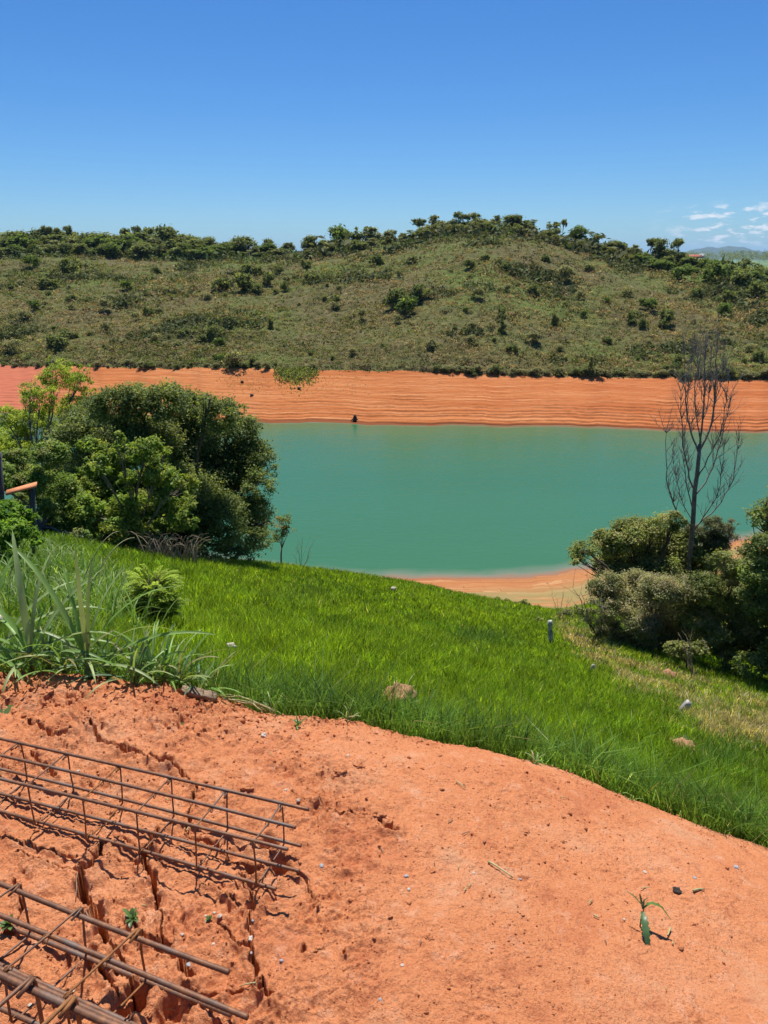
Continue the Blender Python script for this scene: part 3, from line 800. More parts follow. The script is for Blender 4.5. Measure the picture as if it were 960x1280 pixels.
PG = [(.13, .23, .05), (.165, .265, .07), (.21, .28, .11), (.10, .185, .035)]
def gp(px, py): return gpt(px, py, True)
leaf_plant('grass_plant', 'tall grass plant with the widest arching leaves, standing beside the bare earth', gp(112, 846),
    [(150, .58, .022, 66, 1.0), (100, .44, .020, 88, .25), (70, .42, .018, 84, .3), (25, .46, .018, 60, 1.5), (10, .40, .016, 50, 1.9), (170, .34, .016, 42, 1.6), (200, .34, .014, 30, 1.3), (340, .36, .014, 25, 1.4),
     (55, .36, .015, 72, .9), (125, .40, .016, 76, .8), (300, .22, .012, 40, 1.8), (240, .2, .012, 35, 1.6), (5, .5, .015, 32, 1.0), (185, .28, .012, 60, 2.0)], PG, 31)
leaf_plant('grass_plant', 'leafy grass plant at the left edge of the picture, one broad pale upright leaf', gp(40, 838),
    [(115, .50, .026, 82, .7), (80, .40, .020, 74, .9), (160, .42, .022, 60, 1.7), (30, .40, .020, 64, .8), (200, .44, .020, 45, 1.7), (350, .34, .016, 30, 1.4), (60, .36, .016, 66, 1.0), (190, .36, .018, 20, 1.2), (140, .3, .016, 50, 2.2), (0, .42, .018, 40, 1.7), (270, .24, .014, 30, 1.6)], PG, 32)
leaf_plant('grass_plant', 'low sprawling grass plant cut by the left border of the photo', gp(-6, 836),
    [(20, .46, .022, 42, 1.4), (45, .44, .020, 60, 1.3), (5, .48, .020, 26, 1.0), (350, .36, .018, 16, .9), (80, .40, .018, 70, .8), (320, .24, .016, 20, 1.2), (110, .4, .02, 66, 1.2)], PG, 33)
def tuft_leaves(n, rs, lo, hi, w, el=(35, 85), dr=(.6, 2.0)):
    return [(rs.uniform(0, 360), rs.uniform(lo, hi), w * rs.uniform(.7, 1.3), rs.uniform(*el), rs.uniform(*dr)) for _ in range(n)]
rs = np.random.default_rng(35)
for px, py, n, lo, hi, lb in [(190, 852, 22, .16, .32, 'bushy tuft of thin blue green grass leaves between the tall plant and the wood offcut'), (222, 858, 20, .14, .30, 'bushy tuft of arching grass leaves just behind the wood offcut'),
                              (168, 858, 16, .14, .30, 'small grass tuft at the foot of the earth between two larger plants'), (78, 846, 18, .12, .28, 'low grass tuft between the two tallest leafy plants'), (20, 846, 16, .12, .28, 'short tangled grass tuft in front of the leftmost leafy plants'),
                              (248, 862, 12, .12, .26, 'thin grass tuft right of the bushy tufts where the lawn begins'),
                              (134, 850, 16, .12, .30, 'grass tuft at the right foot of the tallest plant'), (60, 842, 14, .14, .32, 'tangled grass tuft behind the gap between the two tallest plants'), (205, 850, 18, .16, .34, 'densest of the bushy tufts behind the wood offcut, leaves arching right')]:
    leaf_plant('grass_tuft', lb, gp(px, py) + [0, .02, 0], tuft_leaves(n, rs, lo, hi, .011), PG + [(.07, .14, .06), (.2, .19, .08)], int(px), 'grass tufts along the earth edge', None)
for px, py, n, hi, lb in [(435, 900, 10, .10, 'tiny pale leaved tuft on the rim of the earth below the brown mound'), (668, 955, 12, .075, 'small sparse tuft on the rim of the earth right of centre'), (790, 1000, 8, .08, 'low dry tuft on the rim of the earth towards the right'),
                          (340, 892, 8, .12, 'thin straggling tuft on the rim of the earth beside the dry stalks'), (372, 908, 6, .06, 'tiny sprig on the earth just below the lawn')]:
    leaf_plant('grass_tuft', lb, gp(px, py), tuft_leaves(n, rs, hi * .5, hi, .006), PG + [(.25, .22, .1)], int(px), 'grass tufts along the earth edge', None)
# arching pale grass stalks on the left
M['straw'] = mat_plain('straw', (.30, .30, .12), (.46, .42, .22), 30, .7)
for (a, b, c), lb in [(((95, 705, 6.6), (120, 690, 6.7), (148, 664, 6.9)), 'long thin arching grass stalk, the left one of the pair in the lawn'), (((105, 708, 6.4), (135, 695, 6.5), (168, 672, 6.8)), 'long thin arching grass stalk, the right one of the pair in the lawn')]:
    p0 = on_lawn(a[0], a[2]); p1 = P(*b); p2 = P(*c); t = np.linspace(0, 1, 14)[:, None]
    q = (1 - t) ** 2 * p0 + 2 * t * (1 - t) * (p1 * 2 - (p0 + p2) / 2) + t * t * p2
    m = MB(); m.tube(q, np.linspace(.006, .0025, 14), 5); o = link('grass_stalk', m.mesh('grass_stalk', M['straw'], True, p0), None, lb, 'grass stalk', 'arching grass stalks', None, tuple(p0))

# feathery bright shrub on the lawn
def frond_shrub(name, label, base, H, spread, nf, pal, seed, leafL=.035, dirs=None):
    rs = np.random.default_rng(seed); base = np.asarray(base, float); t = thing(name, label, 'shrub', base)
    mb = MB(); C = []; A = []; N = []; L = []; TI = []
    for i in range(nf):
        az = rs.uniform(0, 6.28); hh = rs.uniform(.12, 1.0); ring = spread * np.sqrt(np.clip(1 - ((hh - .45) / .62) ** 2, .05, 1))
        rr = ring * rs.uniform(.25, .75); p0 = np.array([math.cos(az) * rr * .55, math.sin(az) * rr * .55, hh * H * .8]); az2 = az + rs.normal() * .5; fl = spread * rs.uniform(.45, .85)
        p1 = p0 + np.array([math.cos(az2) * fl, math.sin(az2) * fl, H * rs.uniform(-.02, .22)])
        tt = np.linspace(0, 1, 12)[:, None]
        if i % 3 == 0: mb.tube([[0, 0, hh * H * .25], p0 * [.5, .5, .8], p0], [.006, .004, .003], 4, False)
        q = p0 + (p1 - p0) * tt + np.array([0, 0, 1]) * (np.sin(np.pi * tt * .8) * .10 * H)
        mb.tube(q, np.linspace(.004, .0012, 12), 3, False)
        tg = unit(np.gradient(q, axis=0)); sd = unit(np.cross(tg, [0, 0, 1.])); f = np.clip(p1[2] / H, 0, 1)
        col = np.array(pal[0]) * (1 - f) + np.array(pal[1]) * f; col = col * rs.uniform(.8, 1.2)
        for k in np.linspace(2, 11, 26):
            i0 = int(k); c = q[i0]; 
            if i0 < 11: c = c + (q[i0 + 1] - q[i0]) * (k - i0)
            for s_ in (-1, 1):
                a = unit(sd[i0] * s_ + tg[i0] * .55 + rs.normal(size=3) * .12); l = leafL * rs.uniform(.7, 1.2) * (1.1 - .05 * k)
                C.append(c + a * l * .55); A.append(a); N.append(unit(np.array([0, 0, 1.]) + rs.normal(size=3) * .3)); L.append(l); TI.append(col * rs.uniform(.85, 1.15))
    V, Q = leaf_quads(np.array(C), np.array(A), np.array(N), np.array(L), np.array(L) * .38)
    link('foliage', np_mesh('foliage', V, Q, M['leaf_bright'], False, np.repeat(np.array(TI), 4, 0)), t)
    mb.tube([[0, 0, -.05], [0, .01, H * .3], [.01, 0, H * .6]], [.014, .011, .006], 6)
    link('stem', mb.mesh('stem', M['bark']), t)
    return t
b0 = on_lawn(198, 5.7)
qx, qy = project(*b0)
frond_shrub('feathery_shrub', 'bright yellow green feathery shrub standing alone in the lawn', b0, .56, .27, 190, [(.05, .105, .02), (.27, .36, .04)], 41, .034)

# ------------------------------------------------------------------ trees on the left shore
rs = np.random.default_rng(51)
DK = [(.084, .112, .034), (.104, .134, .040), (.068, .094, .031), (.136, .160, .054)]
bl = blobs_px([(x, y, r, 19.5) for x, y, r in [(112, 522, 26), (140, 508, 28), (170, 503, 26), (205, 503, 28), (240, 512, 28), (275, 520, 26), (300, 540, 24), (318, 570, 24), (324, 605, 20), (312, 640, 26), (318, 672, 20),
      (285, 590, 36), (272, 648, 36), (232, 560, 38), (182, 552, 38), (132, 566, 34), (225, 615, 40), (92, 545, 26), (92, 590, 28), (290, 686, 16), (240, 682, 20), (335, 588, 12), (330, 655, 10), (262, 500, 12), (160, 490, 12), (215, 488, 12), (300, 512, 12), (120, 640, 30), (150, 668, 26), (190, 680, 24), (85, 650, 24), (270, 690, 18), (215, 690, 18), (312, 690, 14), (60, 600, 26), (50, 660, 20), (335, 680, 10), (110, 600, 30), (150, 620, 34), (185, 650, 30), (75, 620, 26), (130, 690, 18)]], rs, 1.6)
big_tree('broadleaf_tree', 'large dense dark green tree at the water edge on the left', 'tree', on_lawn(238, 19.5) - [0, 0, .3], bl, 270000, .074, DK, 52, 'trees on the left shore', tr=.11, nlimb=20, subs=60, subr=.25, wr=.55)
bl = blobs_px([(x, y, r, 16.8) for x, y, r in [(152, 572, 24), (182, 562, 20), (130, 618, 26), (168, 640, 28), (212, 632, 26), (232, 605, 16), (102, 640, 24), (198, 592, 20), (122, 582, 18), (228, 650, 16), (145, 548, 12), (205, 570, 12), (140, 665, 20), (175, 670, 18), (105, 668, 18), (205, 660, 16), (85, 625, 18), (105, 600, 18), (115, 560, 16), (80, 660, 14), (230, 625, 16), (165, 600, 18)]], rs, 1.0)
big_tree('bright_tree', 'smaller yellow green tree growing in front of the large dark tree', 'tree', on_lawn(172, 16.8) - [0, 0, .2], bl, 60000, .082, [(.13, .19, .032), (.16, .22, .04), (.10, .155, .03), (.21, .25, .055)], 53, 'trees on the left shore', 'leaf_bright', 'grey_bark', tr=.06, nlimb=12, subs=22, subr=.22, wr=.5)
bl = blobs_px([(x, y, r, 22.0) for x, y, r in [(70, 472, 20), (100, 478, 16), (50, 500, 22), (90, 508, 18), (30, 528, 22), (18, 548, 20), (58, 540, 18), (112, 492, 12), (80, 455, 11), (122, 505, 10), (66, 450, 8), (5, 520, 18), (38, 485, 12), (105, 462, 9), (10, 565, 24), (36, 566, 22), (4, 592, 22), (62, 522, 16), (-15, 560, 24), (25, 600, 18), (80, 560, 14)]], rs, 1.2)
big_tree('feathery_tree', 'tall airy light green tree at the left, red clay bank showing through its crown', 'tree', on_lawn(60, 20) - [0, 0, .2], bl, 60000, .062, [(.20, .26, .035), (.25, .31, .05), (.15, .21, .03)], 54, 'trees on the left shore', 'leaf_bright', 'grey_bark', tr=.06, nlimb=14, subs=46, subr=.17, wr=.42)
bl = blobs_px([(x, y, r, 15.5) for x, y, r in [(18, 578, 18), (44, 600, 20), (62, 568, 20), (80, 612, 20), (30, 628, 16), (70, 642, 16), (0, 600, 20), (96, 656, 12), (50, 632, 14), (70, 660, 16), (30, 660, 16), (100, 672, 12)]], rs, .8)
big_tree('shrub', 'dull green shrub behind the orange board at the left edge', 'shrub', on_lawn(50, 15) - [0, 0, .2], bl, 34000, .075, [(.10, .15, .03), (.10, .15, .038), (.12, .17, .04), (.15, .175, .06)], 55, 'shrubs on the left shore', 'leaf', 'grey_bark', tr=.05, nlimb=8, subs=24)
bl = blobs_px([(x, y, r, 8.5) for x, y, r in [(6, 640, 16), (24, 642, 13), (-10, 655, 18), (40, 650, 10), (8, 665, 18), (30, 668, 14), (45, 672, 10), (12, 690, 14)]], rs, .3)
big_tree('shrub', 'fern like bright green shrub in front of the orange board, cut by the left border', 'shrub', on_lawn(5, 8.5), bl, 6000, .07, [(.09, .17, .02), (.13, .22, .03), (.07, .14, .02)], 56, 'shrubs on the left shore', 'leaf_bright', tr=.02, nlimb=5, subs=16, wr=.36)
bl = blobs_px([(x, y, r, 23) for x, y, r in [(352, 655, 11), (362, 662, 8), (348, 668, 9), (358, 648, 7)]], rs, .3)
big_tree('sapling', 'thin olive and rust sapling beside the large tree, water behind it', 'shrub', on_lawn(350, 23) - [0, 0, .1], bl, 900, .085, [(.12, .15, .035), (.20, .15, .05), (.09, .13, .03)], 57, 'shrubs on the left shore', 'leaf_bright', 'dry_twig', tr=.025, nlimb=4, subs=14, fork=.5)
def twiggy(name, label, cat, base, stems, rs, mat, r0=.012, group=None, nt=5, tl=.35):
    base = np.asarray(base, float); t = thing(name, label, cat, base, group)
    for tip in stems:
        m = MB(); q = limb(base, tip, rs, 9, .18, .05); m.tube(q, np.linspace(r0, r0 * .25, 9), 4)
        L = np.linalg.norm(np.asarray(tip) - base)
        for _ in range(nt):
            i = rs.integers(2, 9); e = q[i] + (unit(q[i] - base) * .6 + rs.normal(size=3) * .5) * L * tl * rs.uniform(.4, 1)
            m.tube(limb(q[i], e, rs, 5, .2), np.linspace(r0 * .4, r0 * .12, 5), 3, False)
        link('branch', m.mesh('branch', M[mat], True, base), t)
    return t
rs = np.random.default_rng(58)
twiggy('dry_bush', 'nearly leafless pale twiggy bush at the lawn crest against the water', 'bush', on_lawn(378, 24), [P(395, 672, 24), P(378, 668, 24.2), (P(388, 690, 23.8)), P(365, 692, 23.8), P(370, 682, 24)], rs, 'dry_twig', .010, None, 7, .4)
# heap of dead arching twigs under the left trees
t = thing('brush_heap', 'heap of dead grey brown twigs lying under the left trees', 'brush heap', on_lawn(212, 15.5)); o0 = np.array(t.location)
m = MB(); rs = np.random.default_rng(59)
for i in range(80):
    a = on_lawn(rs.uniform(180, 250), rs.uniform(14.6, 16.2)); px, py = project(*a)
    b = P(px + rs.uniform(-35, 30), rs.uniform(663, 686), a[1] + rs.uniform(-.5, .5)); m.tube(limb(a, b, rs, 7, .15, .25), np.linspace(.011, .004, 7), 4)
link('twigs', m.mesh('twigs', M['dry_twig'], True, o0), t)

# ------------------------------------------------------------------ right-hand thicket
rs = np.random.default_rng(61)
GR = [(.145, .172, .052), (.175, .195, .066), (.12, .145, .046), (.215, .215, .095)]
bl = blobs_px([(x, y, r, 18.6) for x, y, r in [(732, 688, 17), (757, 680, 20), (785, 668, 22), (815, 660, 20), (840, 652, 16), (760, 705, 20), (800, 692, 26), (835, 682, 26), (722, 700, 10), (870, 700, 22), (780, 722, 24), (820, 716, 28)]], rs, 1.0)
big_tree('spreading_tree', 'spreading green tree whose flat crown reaches left over the water', 'tree', on_lawn(815, 18.6), bl, 95000, .07, GR, 62, 'trees and shrubs of the right thicket', tr=.10, nlimb=12, subs=40, subr=.26, wr=.55)
bl = blobs_px([(x, y, r, 17.4) for x, y, r in [(752, 735, 18), (780, 748, 22), (765, 762, 18), (810, 752, 24), (800, 778, 20), (838, 770, 24), (838, 740, 20), (742, 755, 10), (825, 795, 18), (760, 785, 16), (785, 800, 16), (850, 800, 18), (805, 805, 14), (738, 770, 10), (765, 728, 16), (795, 728, 18), (825, 735, 20), (850, 735, 18), (815, 820, 12), (845, 822, 14)]], rs, .8)
big_tree('shrub', 'tangled grey green shrub at the foot of the bare tree', 'shrub', on_lawn(800, 17.4), bl, 100000, .058, [(.17, .18, .09), (.20, .205, .115), (.13, .145, .065), (.25, .225, .14)], 63, 'trees and shrubs of the right thicket', 'leaf', 'grey_bark', tr=.05, nlimb=10, subs=40, subr=.26, wr=.42)
bl = blobs_px([(x, y, r, 19.4) for x, y, r in [(868, 668, 16), (888, 660, 16), (905, 668, 14), (850, 676, 14), (895, 680, 16), (915, 655, 8)]], rs, .6)
big_tree('grey_bush', 'greyish fine twigged bush behind the bare trunk', 'bush', on_lawn(885, 19.4), bl, 26000, .055, [(.10, .11, .06), (.13, .125, .08), (.08, .095, .045)], 64, 'trees and shrubs of the right thicket', 'leaf', 'grey_bark', tr=.05, nlimb=8, subs=26, wr=.34)
bl = blobs_px([(x, y, r, 16.6) for x, y, r in [(880, 735, 22), (905, 760, 24), (870, 775, 20), (930, 745, 24), (895, 790, 16), (940, 780, 24), (912, 720, 14), (962, 760, 22), (925, 800, 20), (890, 810, 18), (870, 800, 16), (950, 815, 20), (915, 825, 14), (860, 745, 16), (900, 700, 14), (925, 715, 18), (940, 690, 14)]], rs, .8)
big_tree('shrub', 'dark leafy shrub right of the bare tree, orange earth showing above it', 'shrub', on_lawn(905, 16.6), bl, 80000, .066, [(.115, .145, .045), (.145, .17, .058), (.13, .15, .05), (.20, .19, .095)], 65, 'trees and shrubs of the right thicket', tr=.06, nlimb=9, subs=36, subr=.27, wr=.5)
bl = blobs_px([(x, y, r, 15.8) for x, y, r in [(952, 648, 18), (972, 622, 18), (962, 685, 22), (936, 682, 12), (990, 660, 30), (955, 722, 26), (995, 720, 36), (968, 770, 26), (1010, 790, 36), (945, 705, 14), (1010, 640, 26), (958, 628, 10), (975, 815, 24), (1050, 700, 40), (945, 750, 22), (990, 770, 30), (940, 830, 16), (965, 845, 18), (1040, 800, 40)]], rs, .9)
big_tree('broadleaf_tree', 'dark green tree cut by the right border of the photo', 'tree', on_lawn(985, 15.8), bl, 130000, .074, [(.10, .14, .04), (.125, .16, .048), (.085, .115, .036), (.15, .17, .06)], 66, 'trees and shrubs of the right thicket', tr=.11, nlimb=12, subs=40, subr=.26, wr=.55)
# bare tree
D0 = 18.7
def c4(x, y, d=D0): return P(660 + (565 + (x - 565) * .9) / 2.667, 380 + y / 2.667, d)
base = on_lawn(659 + 530 / 2.667, D0)
t = thing('bare_tree', 'tall leafless dead tree with many upright limbs rising from the right thicket', 'tree', base)
m = MB(); tk = np.array([base - [0, 0, .2], c4(528, 900), c4(545, 760), c4(555, 640), c4(565, 540), c4(574, 465)])
def dens(q, n):
    q = np.asarray(q); s = np.concatenate([[0], np.cumsum(np.linalg.norm(np.diff(q, axis=0), axis=1))]); tt = np.linspace(0, s[-1], n)
    o = np.stack([np.interp(tt, s, q[:, i]) for i in range(3)], 1); k = o.copy(); k[1:-1] = (o[:-2] + 2 * o[1:-1] + o[2:]) / 4; return k
rs = np.random.default_rng(67)
m.tube(dens(tk, 16) + rs.normal(size=(16, 3)) * .01, np.linspace(.095, .048, 16), 9)
link('trunk', m.mesh('trunk', M['grey_bark'], True, base), t)
LIMBS = [([(575, 470), (588, 350), (590, 220), (600, 120)], .05, 0), ([(572, 485), (620, 400), (636, 250), (640, 60)], .055, .5), ([(570, 500), (535, 420), (520, 330), (518, 240), (514, 150)], .045, -.4),
         ([(556, 630), (530, 560), (510, 450), (503, 340), (500, 260)], .04, -.7), ([(550, 690), (522, 600), (513, 500), (514, 420)], .032, .6), ([(545, 745), (482, 690), (450, 590), (447, 480), (452, 400)], .04, -.3),
         ([(556, 640), (600, 590), (640, 500), (668, 400), (692, 290)], .036, .8), ([(548, 750), (640, 680), (696, 590), (718, 460)], .034, .4), ([(562, 590), (602, 520), (650, 440), (676, 300), (680, 240)], .034, -.8),
         ([(545, 770), (600, 700), (645, 620), (668, 470)], .03, -1.0), ([(576, 465), (560, 380), (556, 280), (566, 180)], .036, .9), ([(548, 735), (500, 640), (480, 560), (470, 470)], .024, .9),
         ([(600, 350), (612, 260), (616, 130)], .022, .2), ([(586, 340), (570, 240), (560, 150)], .02, -.3), ([(520, 330), (540, 230), (545, 150)], .02, -.5), ([(628, 340), (660, 240), (665, 150)], .02, .6)]
for pts, r, dz in LIMBS:
    q = dens([c4(x, y, D0 + dz * i / (len(pts) - 1)) for i, (x, y) in enumerate(pts)], 14); q += rs.normal(size=q.shape) * .012
    m = MB(); m.tube(q, np.linspace(r * .58, r * .12, 14), 6)
    for _ in range(22):
        i = rs.integers(3, 14); L = rs.uniform(.35, 1.0) * (1 - .3 * i / 14)
        e = q[i] + np.array([rs.normal() * .30, rs.normal() * .3, rs.uniform(.5, 1.0)]) * L
        w = limb(q[i], e, rs, 6, .12); m.tube(w, np.linspace(r * .22 + .003, .0025, 6), 3, False)
        for _ in range(3):
            j = rs.integers(1, 5); e2 = w[j] + np.array([rs.normal() * .28, rs.normal() * .28, rs.uniform(.3, .9)]) * L * .5
            m.tube(limb(w[j], e2, rs, 4, .12), [.005, .004, .0035, .002], 3, False)
    link('branch', m.mesh('branch', M['grey_bark'], True, base), t)
rs = np.random.default_rng(68)
twiggy('dead_branch', 'pale dead forked branch leaning out of the right thicket onto the grass', 'branch', on_lawn(869, 14.2), [P(848, 792, 14.6), P(858, 796, 14.4), P(862, 806, 14.0), P(853, 808, 14.3)], rs, 'dry_twig', .02, None, 3, .3)
twiggy('dry_bush', 'leafless grey bush at the left foot of the thicket', 'bush', on_lawn(748, 18), [P(728, 745, 18), P(735, 735, 18.2), P(745, 738, 17.8), P(758, 742, 18), P(722, 760, 18), P(768, 760, 17.8), P(716, 735, 18.3)], rs, 'grey_bark', .018, None, 8, .35)
twiggy('dry_bush', 'small grey leafless bush standing on the beach edge left of the thicket', 'bush', on_lawn(700, 25), [P(690, 745, 25), P(705, 740, 25), P(715, 748, 25), P(697, 752, 25)], rs, 'dry_twig', .012, None, 8, .4)
bl = blobs_px([(672, 775, 5, 23), (668, 779, 4, 23), (676, 781, 4, 23)], rs, .1)
big_tree('low_shrub', 'tiny dark shrub on the grass left of the weathered post', 'shrub', on_lawn(672, 23), bl, 500, .07, GR, 69, None, tr=.015, nlimb=3, subs=14)
for a, b, r, d, n_, lb, sd in [((858, 815), 0, 10, 15.2, 900, 'low leafy bush at the front foot of the right thicket near the dead branch', 70), ((790, 800), 0, 10, 17, 900, 'low leafy bush at the foot of the grey green shrub', 71)]:
    bl = blobs_px([(a[0] + k * 9, a[1] - 5 + (k % 2) * 4, r, d) for k in range(-2, 3)], rs, .2)
    big_tree('low_shrub', lb, 'shrub', on_lawn(a[0], d), bl, 3500, .06, GR + [(.12, .12, .06)], sd, 'trees and shrubs of the right thicket', tr=.02, nlimb=4, subs=18)

rs = np.random.default_rng(72)
for px, d, rp, lb in [(600, 29.5, 4, 'small dark plant on the lawn crest against the beach, the left one of a row'), (622, 29.5, 5, 'second dark plant in the row on the lawn crest against the beach'), (634, 29, 4, 'small plant near the middle of the row on the lawn crest against the beach'), (655, 28.5, 5, 'plant at the right end of the row on the lawn crest against the beach'), (722, 27, 9, 'dark low bush on the beach edge touching the left foot of the thicket'), (708, 26.5, 6, 'low bush beside the little leafless bush on the beach edge')]:
    g = on_lawn(px, d); qx, qy = project(*g); bl = blobs_px([(px - rp, qy - rp * .6, rp * .7, d), (px + rp, qy - rp * .5, rp * .7, d), (px, qy - rp, rp * .8, d)], rs, .1)
    big_tree('low_shrub', lb, 'shrub', g, bl, 1200, .08, GR, 73 + px, 'plants along the edge of the beach', tr=.015, nlimb=3, subs=14)

# ================================================================== THE FAR HILL
def lib_mesh(name, blobs, n, leaf, pal, seed, **kw):
    rs = np.random.default_rng(seed); V, Q, ti, sc = crown(np.array(blobs, float), n, leaf, pal, rs, **kw)
    return np_mesh(name, V, Q, M['far_leaf'], False, ti)
FD = [(.10, .128, .045), (.125, .15, .055), (.085, .11, .04), (.15, .17, .07)]
FB = [(.095, .14, .036), (.115, .16, .042), (.08, .12, .034)]
FG = [(.16, .17, .09), (.20, .20, .115), (.14, .15, .075)]
# unit bushes: about 1 in radius, standing on z = 0
def rblobs(seed, k, flat=1.0):
    r = np.random.default_rng(seed); return [(r.uniform(-.6, .6), r.uniform(-.6, .6), r.uniform(.35, 1.15) * flat, r.uniform(.32, .55)) for _ in range(k)]
BUSH = {'dark': [lib_mesh('bush_foliage', rblobs(300 + i, 7), 800, .30, FD, 310 + i, subs=12, subr=.34) for i in range(4)],
        'bright': [lib_mesh('bush_foliage', rblobs(320 + i, 7), 800, .30, FB, 330 + i, subs=12, subr=.34) for i in range(2)],
        'grey': [lib_mesh('bush_foliage', rblobs(340 + i, 6), 600, .26, FG, 350 + i, subs=12, subr=.34) for i in range(3)],
        'tall': [lib_mesh('bush_foliage', [(0, 0, .5, .6), (.15, 0, 1.2, .55), (-.1, .1, 1.9, .45), (.05, 0, 2.6, .3), (0, 0, 3.05, .18)], 900, .30, FD, 360 + i, subs=14, subr=.32) for i in range(2)]}
crs = np.random.default_rng(400)
def bush_at(px, py, rp, kind, label, group, cat='shrub', sz=None):
    p = hill_at(px, py); s = rp * (1.3 if rp > 5 else 1.1) * zcam(p) / FPX
    o = link('hillside_shrub', BUSH[kind][crs.integers(len(BUSH[kind]))], None, label, cat, group, None, tuple(p - [0, 0, .1 * s]))
    o.scale = (s, s, s * (sz or crs.uniform(.8, 1.1))); o.rotation_euler = (0, 0, crs.uniform(0, 6.28)); return o
HS = 'shrubs dotted over the far hillside'
for px, py, rp, kind, label in [
    (90, 343, 11, 'dark', 'dark shrub on the far hillside just below the left treeline, the biggest there'), (62, 361, 10, 'dark', 'wide dark shrub on the left of the far hillside below the treeline'),
    (68, 434, 13, 'dark', 'large dark bush low on the left of the far hill above the red bank'), (78, 436, 9, 'dark', 'smaller dark bush touching the large bush low on the left of the far hill'),
    (228, 421, 8, 'dark', 'compact dark bush at the left end of the row on pale far grass'), (253, 426, 7, 'dark', 'compact dark bush in the middle of the row on pale far grass'), (267, 423, 8, 'dark', 'dark bush at the right end of the row on pale far grass'),
    (207, 433, 4, 'dark', 'very small dark shrub left of the row of compact bushes on the far hill'), (295, 458, 12, 'grey', 'rounded grey green bush at the lip of the bank left of the grassy patch'),
    (317, 345, 12, 'dark', 'tall dark clump at the top of the shrub cluster left of the hill centre'), (305, 364, 13, 'dark', 'broad dark bush in the middle of the shrub cluster on the far hill'), (278, 363, 9, 'dark', 'dark bush at the left end of the shrub cluster on the far hill'), (336, 356, 8, 'dark', 'dark bush at the right end of the shrub cluster on the far hill'),
    (356, 364, 6, 'dark', 'small dark bush right of the shrub cluster on the far hill'), (385, 335, 7, 'dark', 'dark bush high on the slope under the bright round tree'), (349, 342, 6, 'dark', 'small dark bush above the shrub cluster near the skyline'), (195, 341, 6, 'dark', 'small dark bush just under the right part of the left treeline'),
    (40, 335, 8, 'bright', 'brighter green bush at the foot of the left treeline'), (338, 410, 5, 'tall', 'small dark upright shrub in the middle of the far hillside'), (322, 366, 9, 'dark', 'bush low in the shrub cluster on the far hill, greener side'),
    (495, 384, 14, 'dark', 'dark thicket on the flank of the main hill, left of its twin'), (522, 376, 11, 'dark', 'dark bush on the flank of the main hill, the right one of the thicket pair'), (508, 392, 12, 'bright', 'green scrubby bush below the pair of dark thickets on the main hill'),
    (627, 416, 6, 'tall', 'slim dark conical tree alone in the dry grass of the main hill'), (692, 408, 6, 'tall', 'slim green conical tree alone on the main hill, right of the darker one'), (667, 425, 10, 'grey', 'greyish round bush between and below the two conical trees'),
    (789, 403, 8, 'dark', 'round dark bush on the right flank of the main hill'), (737, 470, 8, 'tall', 'tall dark shrub growing at the lip of the right bank'), (540, 437, 8, 'grey', 'grey twiggy shrub low on the main hill above the bank'), (832, 407, 10, 'dark', 'wide green bush on the right flank behind the bare tree'),
    (810, 388, 9, 'bright', 'green bush on the right flank beside the bare earth scar'), (910, 378, 8, 'dark', 'dark bush on the right of the far hill above the bare tree'), (925, 358, 13, 'dark', 'large dark clump in the green thicket at the right end of the far hill'), (890, 352, 13, 'bright', 'bright green clump in the thicket at the right end of the far hill'),
    (852, 350, 10, 'bright', 'bright green bush below the round crowned trees at the right'), (707, 356, 12, 'grey', 'grey leafless looking bush high on the main hill'), (785, 372, 8, 'grey', 'grey bush on the shoulder of the main hill'), (600, 372, 8, 'grey', 'grey bush in the dry grass below the hill top'),
    (945, 372, 10, 'dark', 'dark bush at the right border of the photo on the far hill'), (905, 395, 8, 'bright', 'green bush on the right flank above the dark clumps of the bank'), (868, 372, 8, 'dark', 'dark bush in the green thicket right of the main hill'),
    (640, 440, 6, 'dark', 'small dark shrub low on the main hill under the conical trees'), (590, 410, 6, 'grey', 'small grey shrub left of the slim dark conical tree'), (758, 430, 6, 'dark', 'small dark shrub low on the right of the main hill'), (700, 440, 6, 'grey', 'small grey shrub low on the hill under the slim green conical tree'),
    (455, 400, 7, 'grey', 'grey shrub in the centre of the far hillside'), (420, 380, 6, 'dark', 'small dark shrub in the centre of the far hillside'), (470, 330, 9, 'dark', 'dark shrub under the skyline left of the hill top'), (130, 390, 8, 'grey', 'grey shrub on the left of the far hillside'),
    (30, 400, 9, 'grey', 'grey shrub at the left edge of the far hillside'), (170, 400, 6, 'grey', 'small grey shrub in the brown scrub of the left hillside'), (15, 440, 9, 'grey', 'grey shrub at the left edge low above the red bank')]:
    bush_at(px, py, rp, kind, label, HS)
crs = np.random.default_rng(401)
for i in range(120):                                  # many small ones that nothing tells apart
    px = crs.uniform(0, 960); top = np.interp(px, [0, 330, 480, 570, 650, 800, 960], [340, 335, 315, 292, 292, 335, 360]); py = top + (466 - top) * crs.uniform(.05, 1) 
    kd = crs.choice(['dark', 'grey', 'bright'], p=[.55, .3, .15])
    bush_at(px, py, crs.uniform(2.5, 6.5), kd, {'dark': 'small dark shrub among the scrub of the far hillside', 'grey': 'small grey shrub among the scrub of the far hillside', 'bright': 'small fresh green shrub among the scrub of the far hillside'}[kd], HS)
for i in range(46):                                   # dark fringe along the lip of the bank
    px = 545 + i * 9.2 + crs.uniform(-4, 4)
    bush_at(px, np.interp(px, [545, 750, 960], [467, 471, 474]) - crs.uniform(0, 3), crs.uniform(4, 7.5) * (1.3 if px > 880 else 1), crs.choice(['dark', 'grey']), 'low dark shrub in the fringe along the lip of the right bank', 'shrubs fringing the lip of the bank', 'shrub', .8)
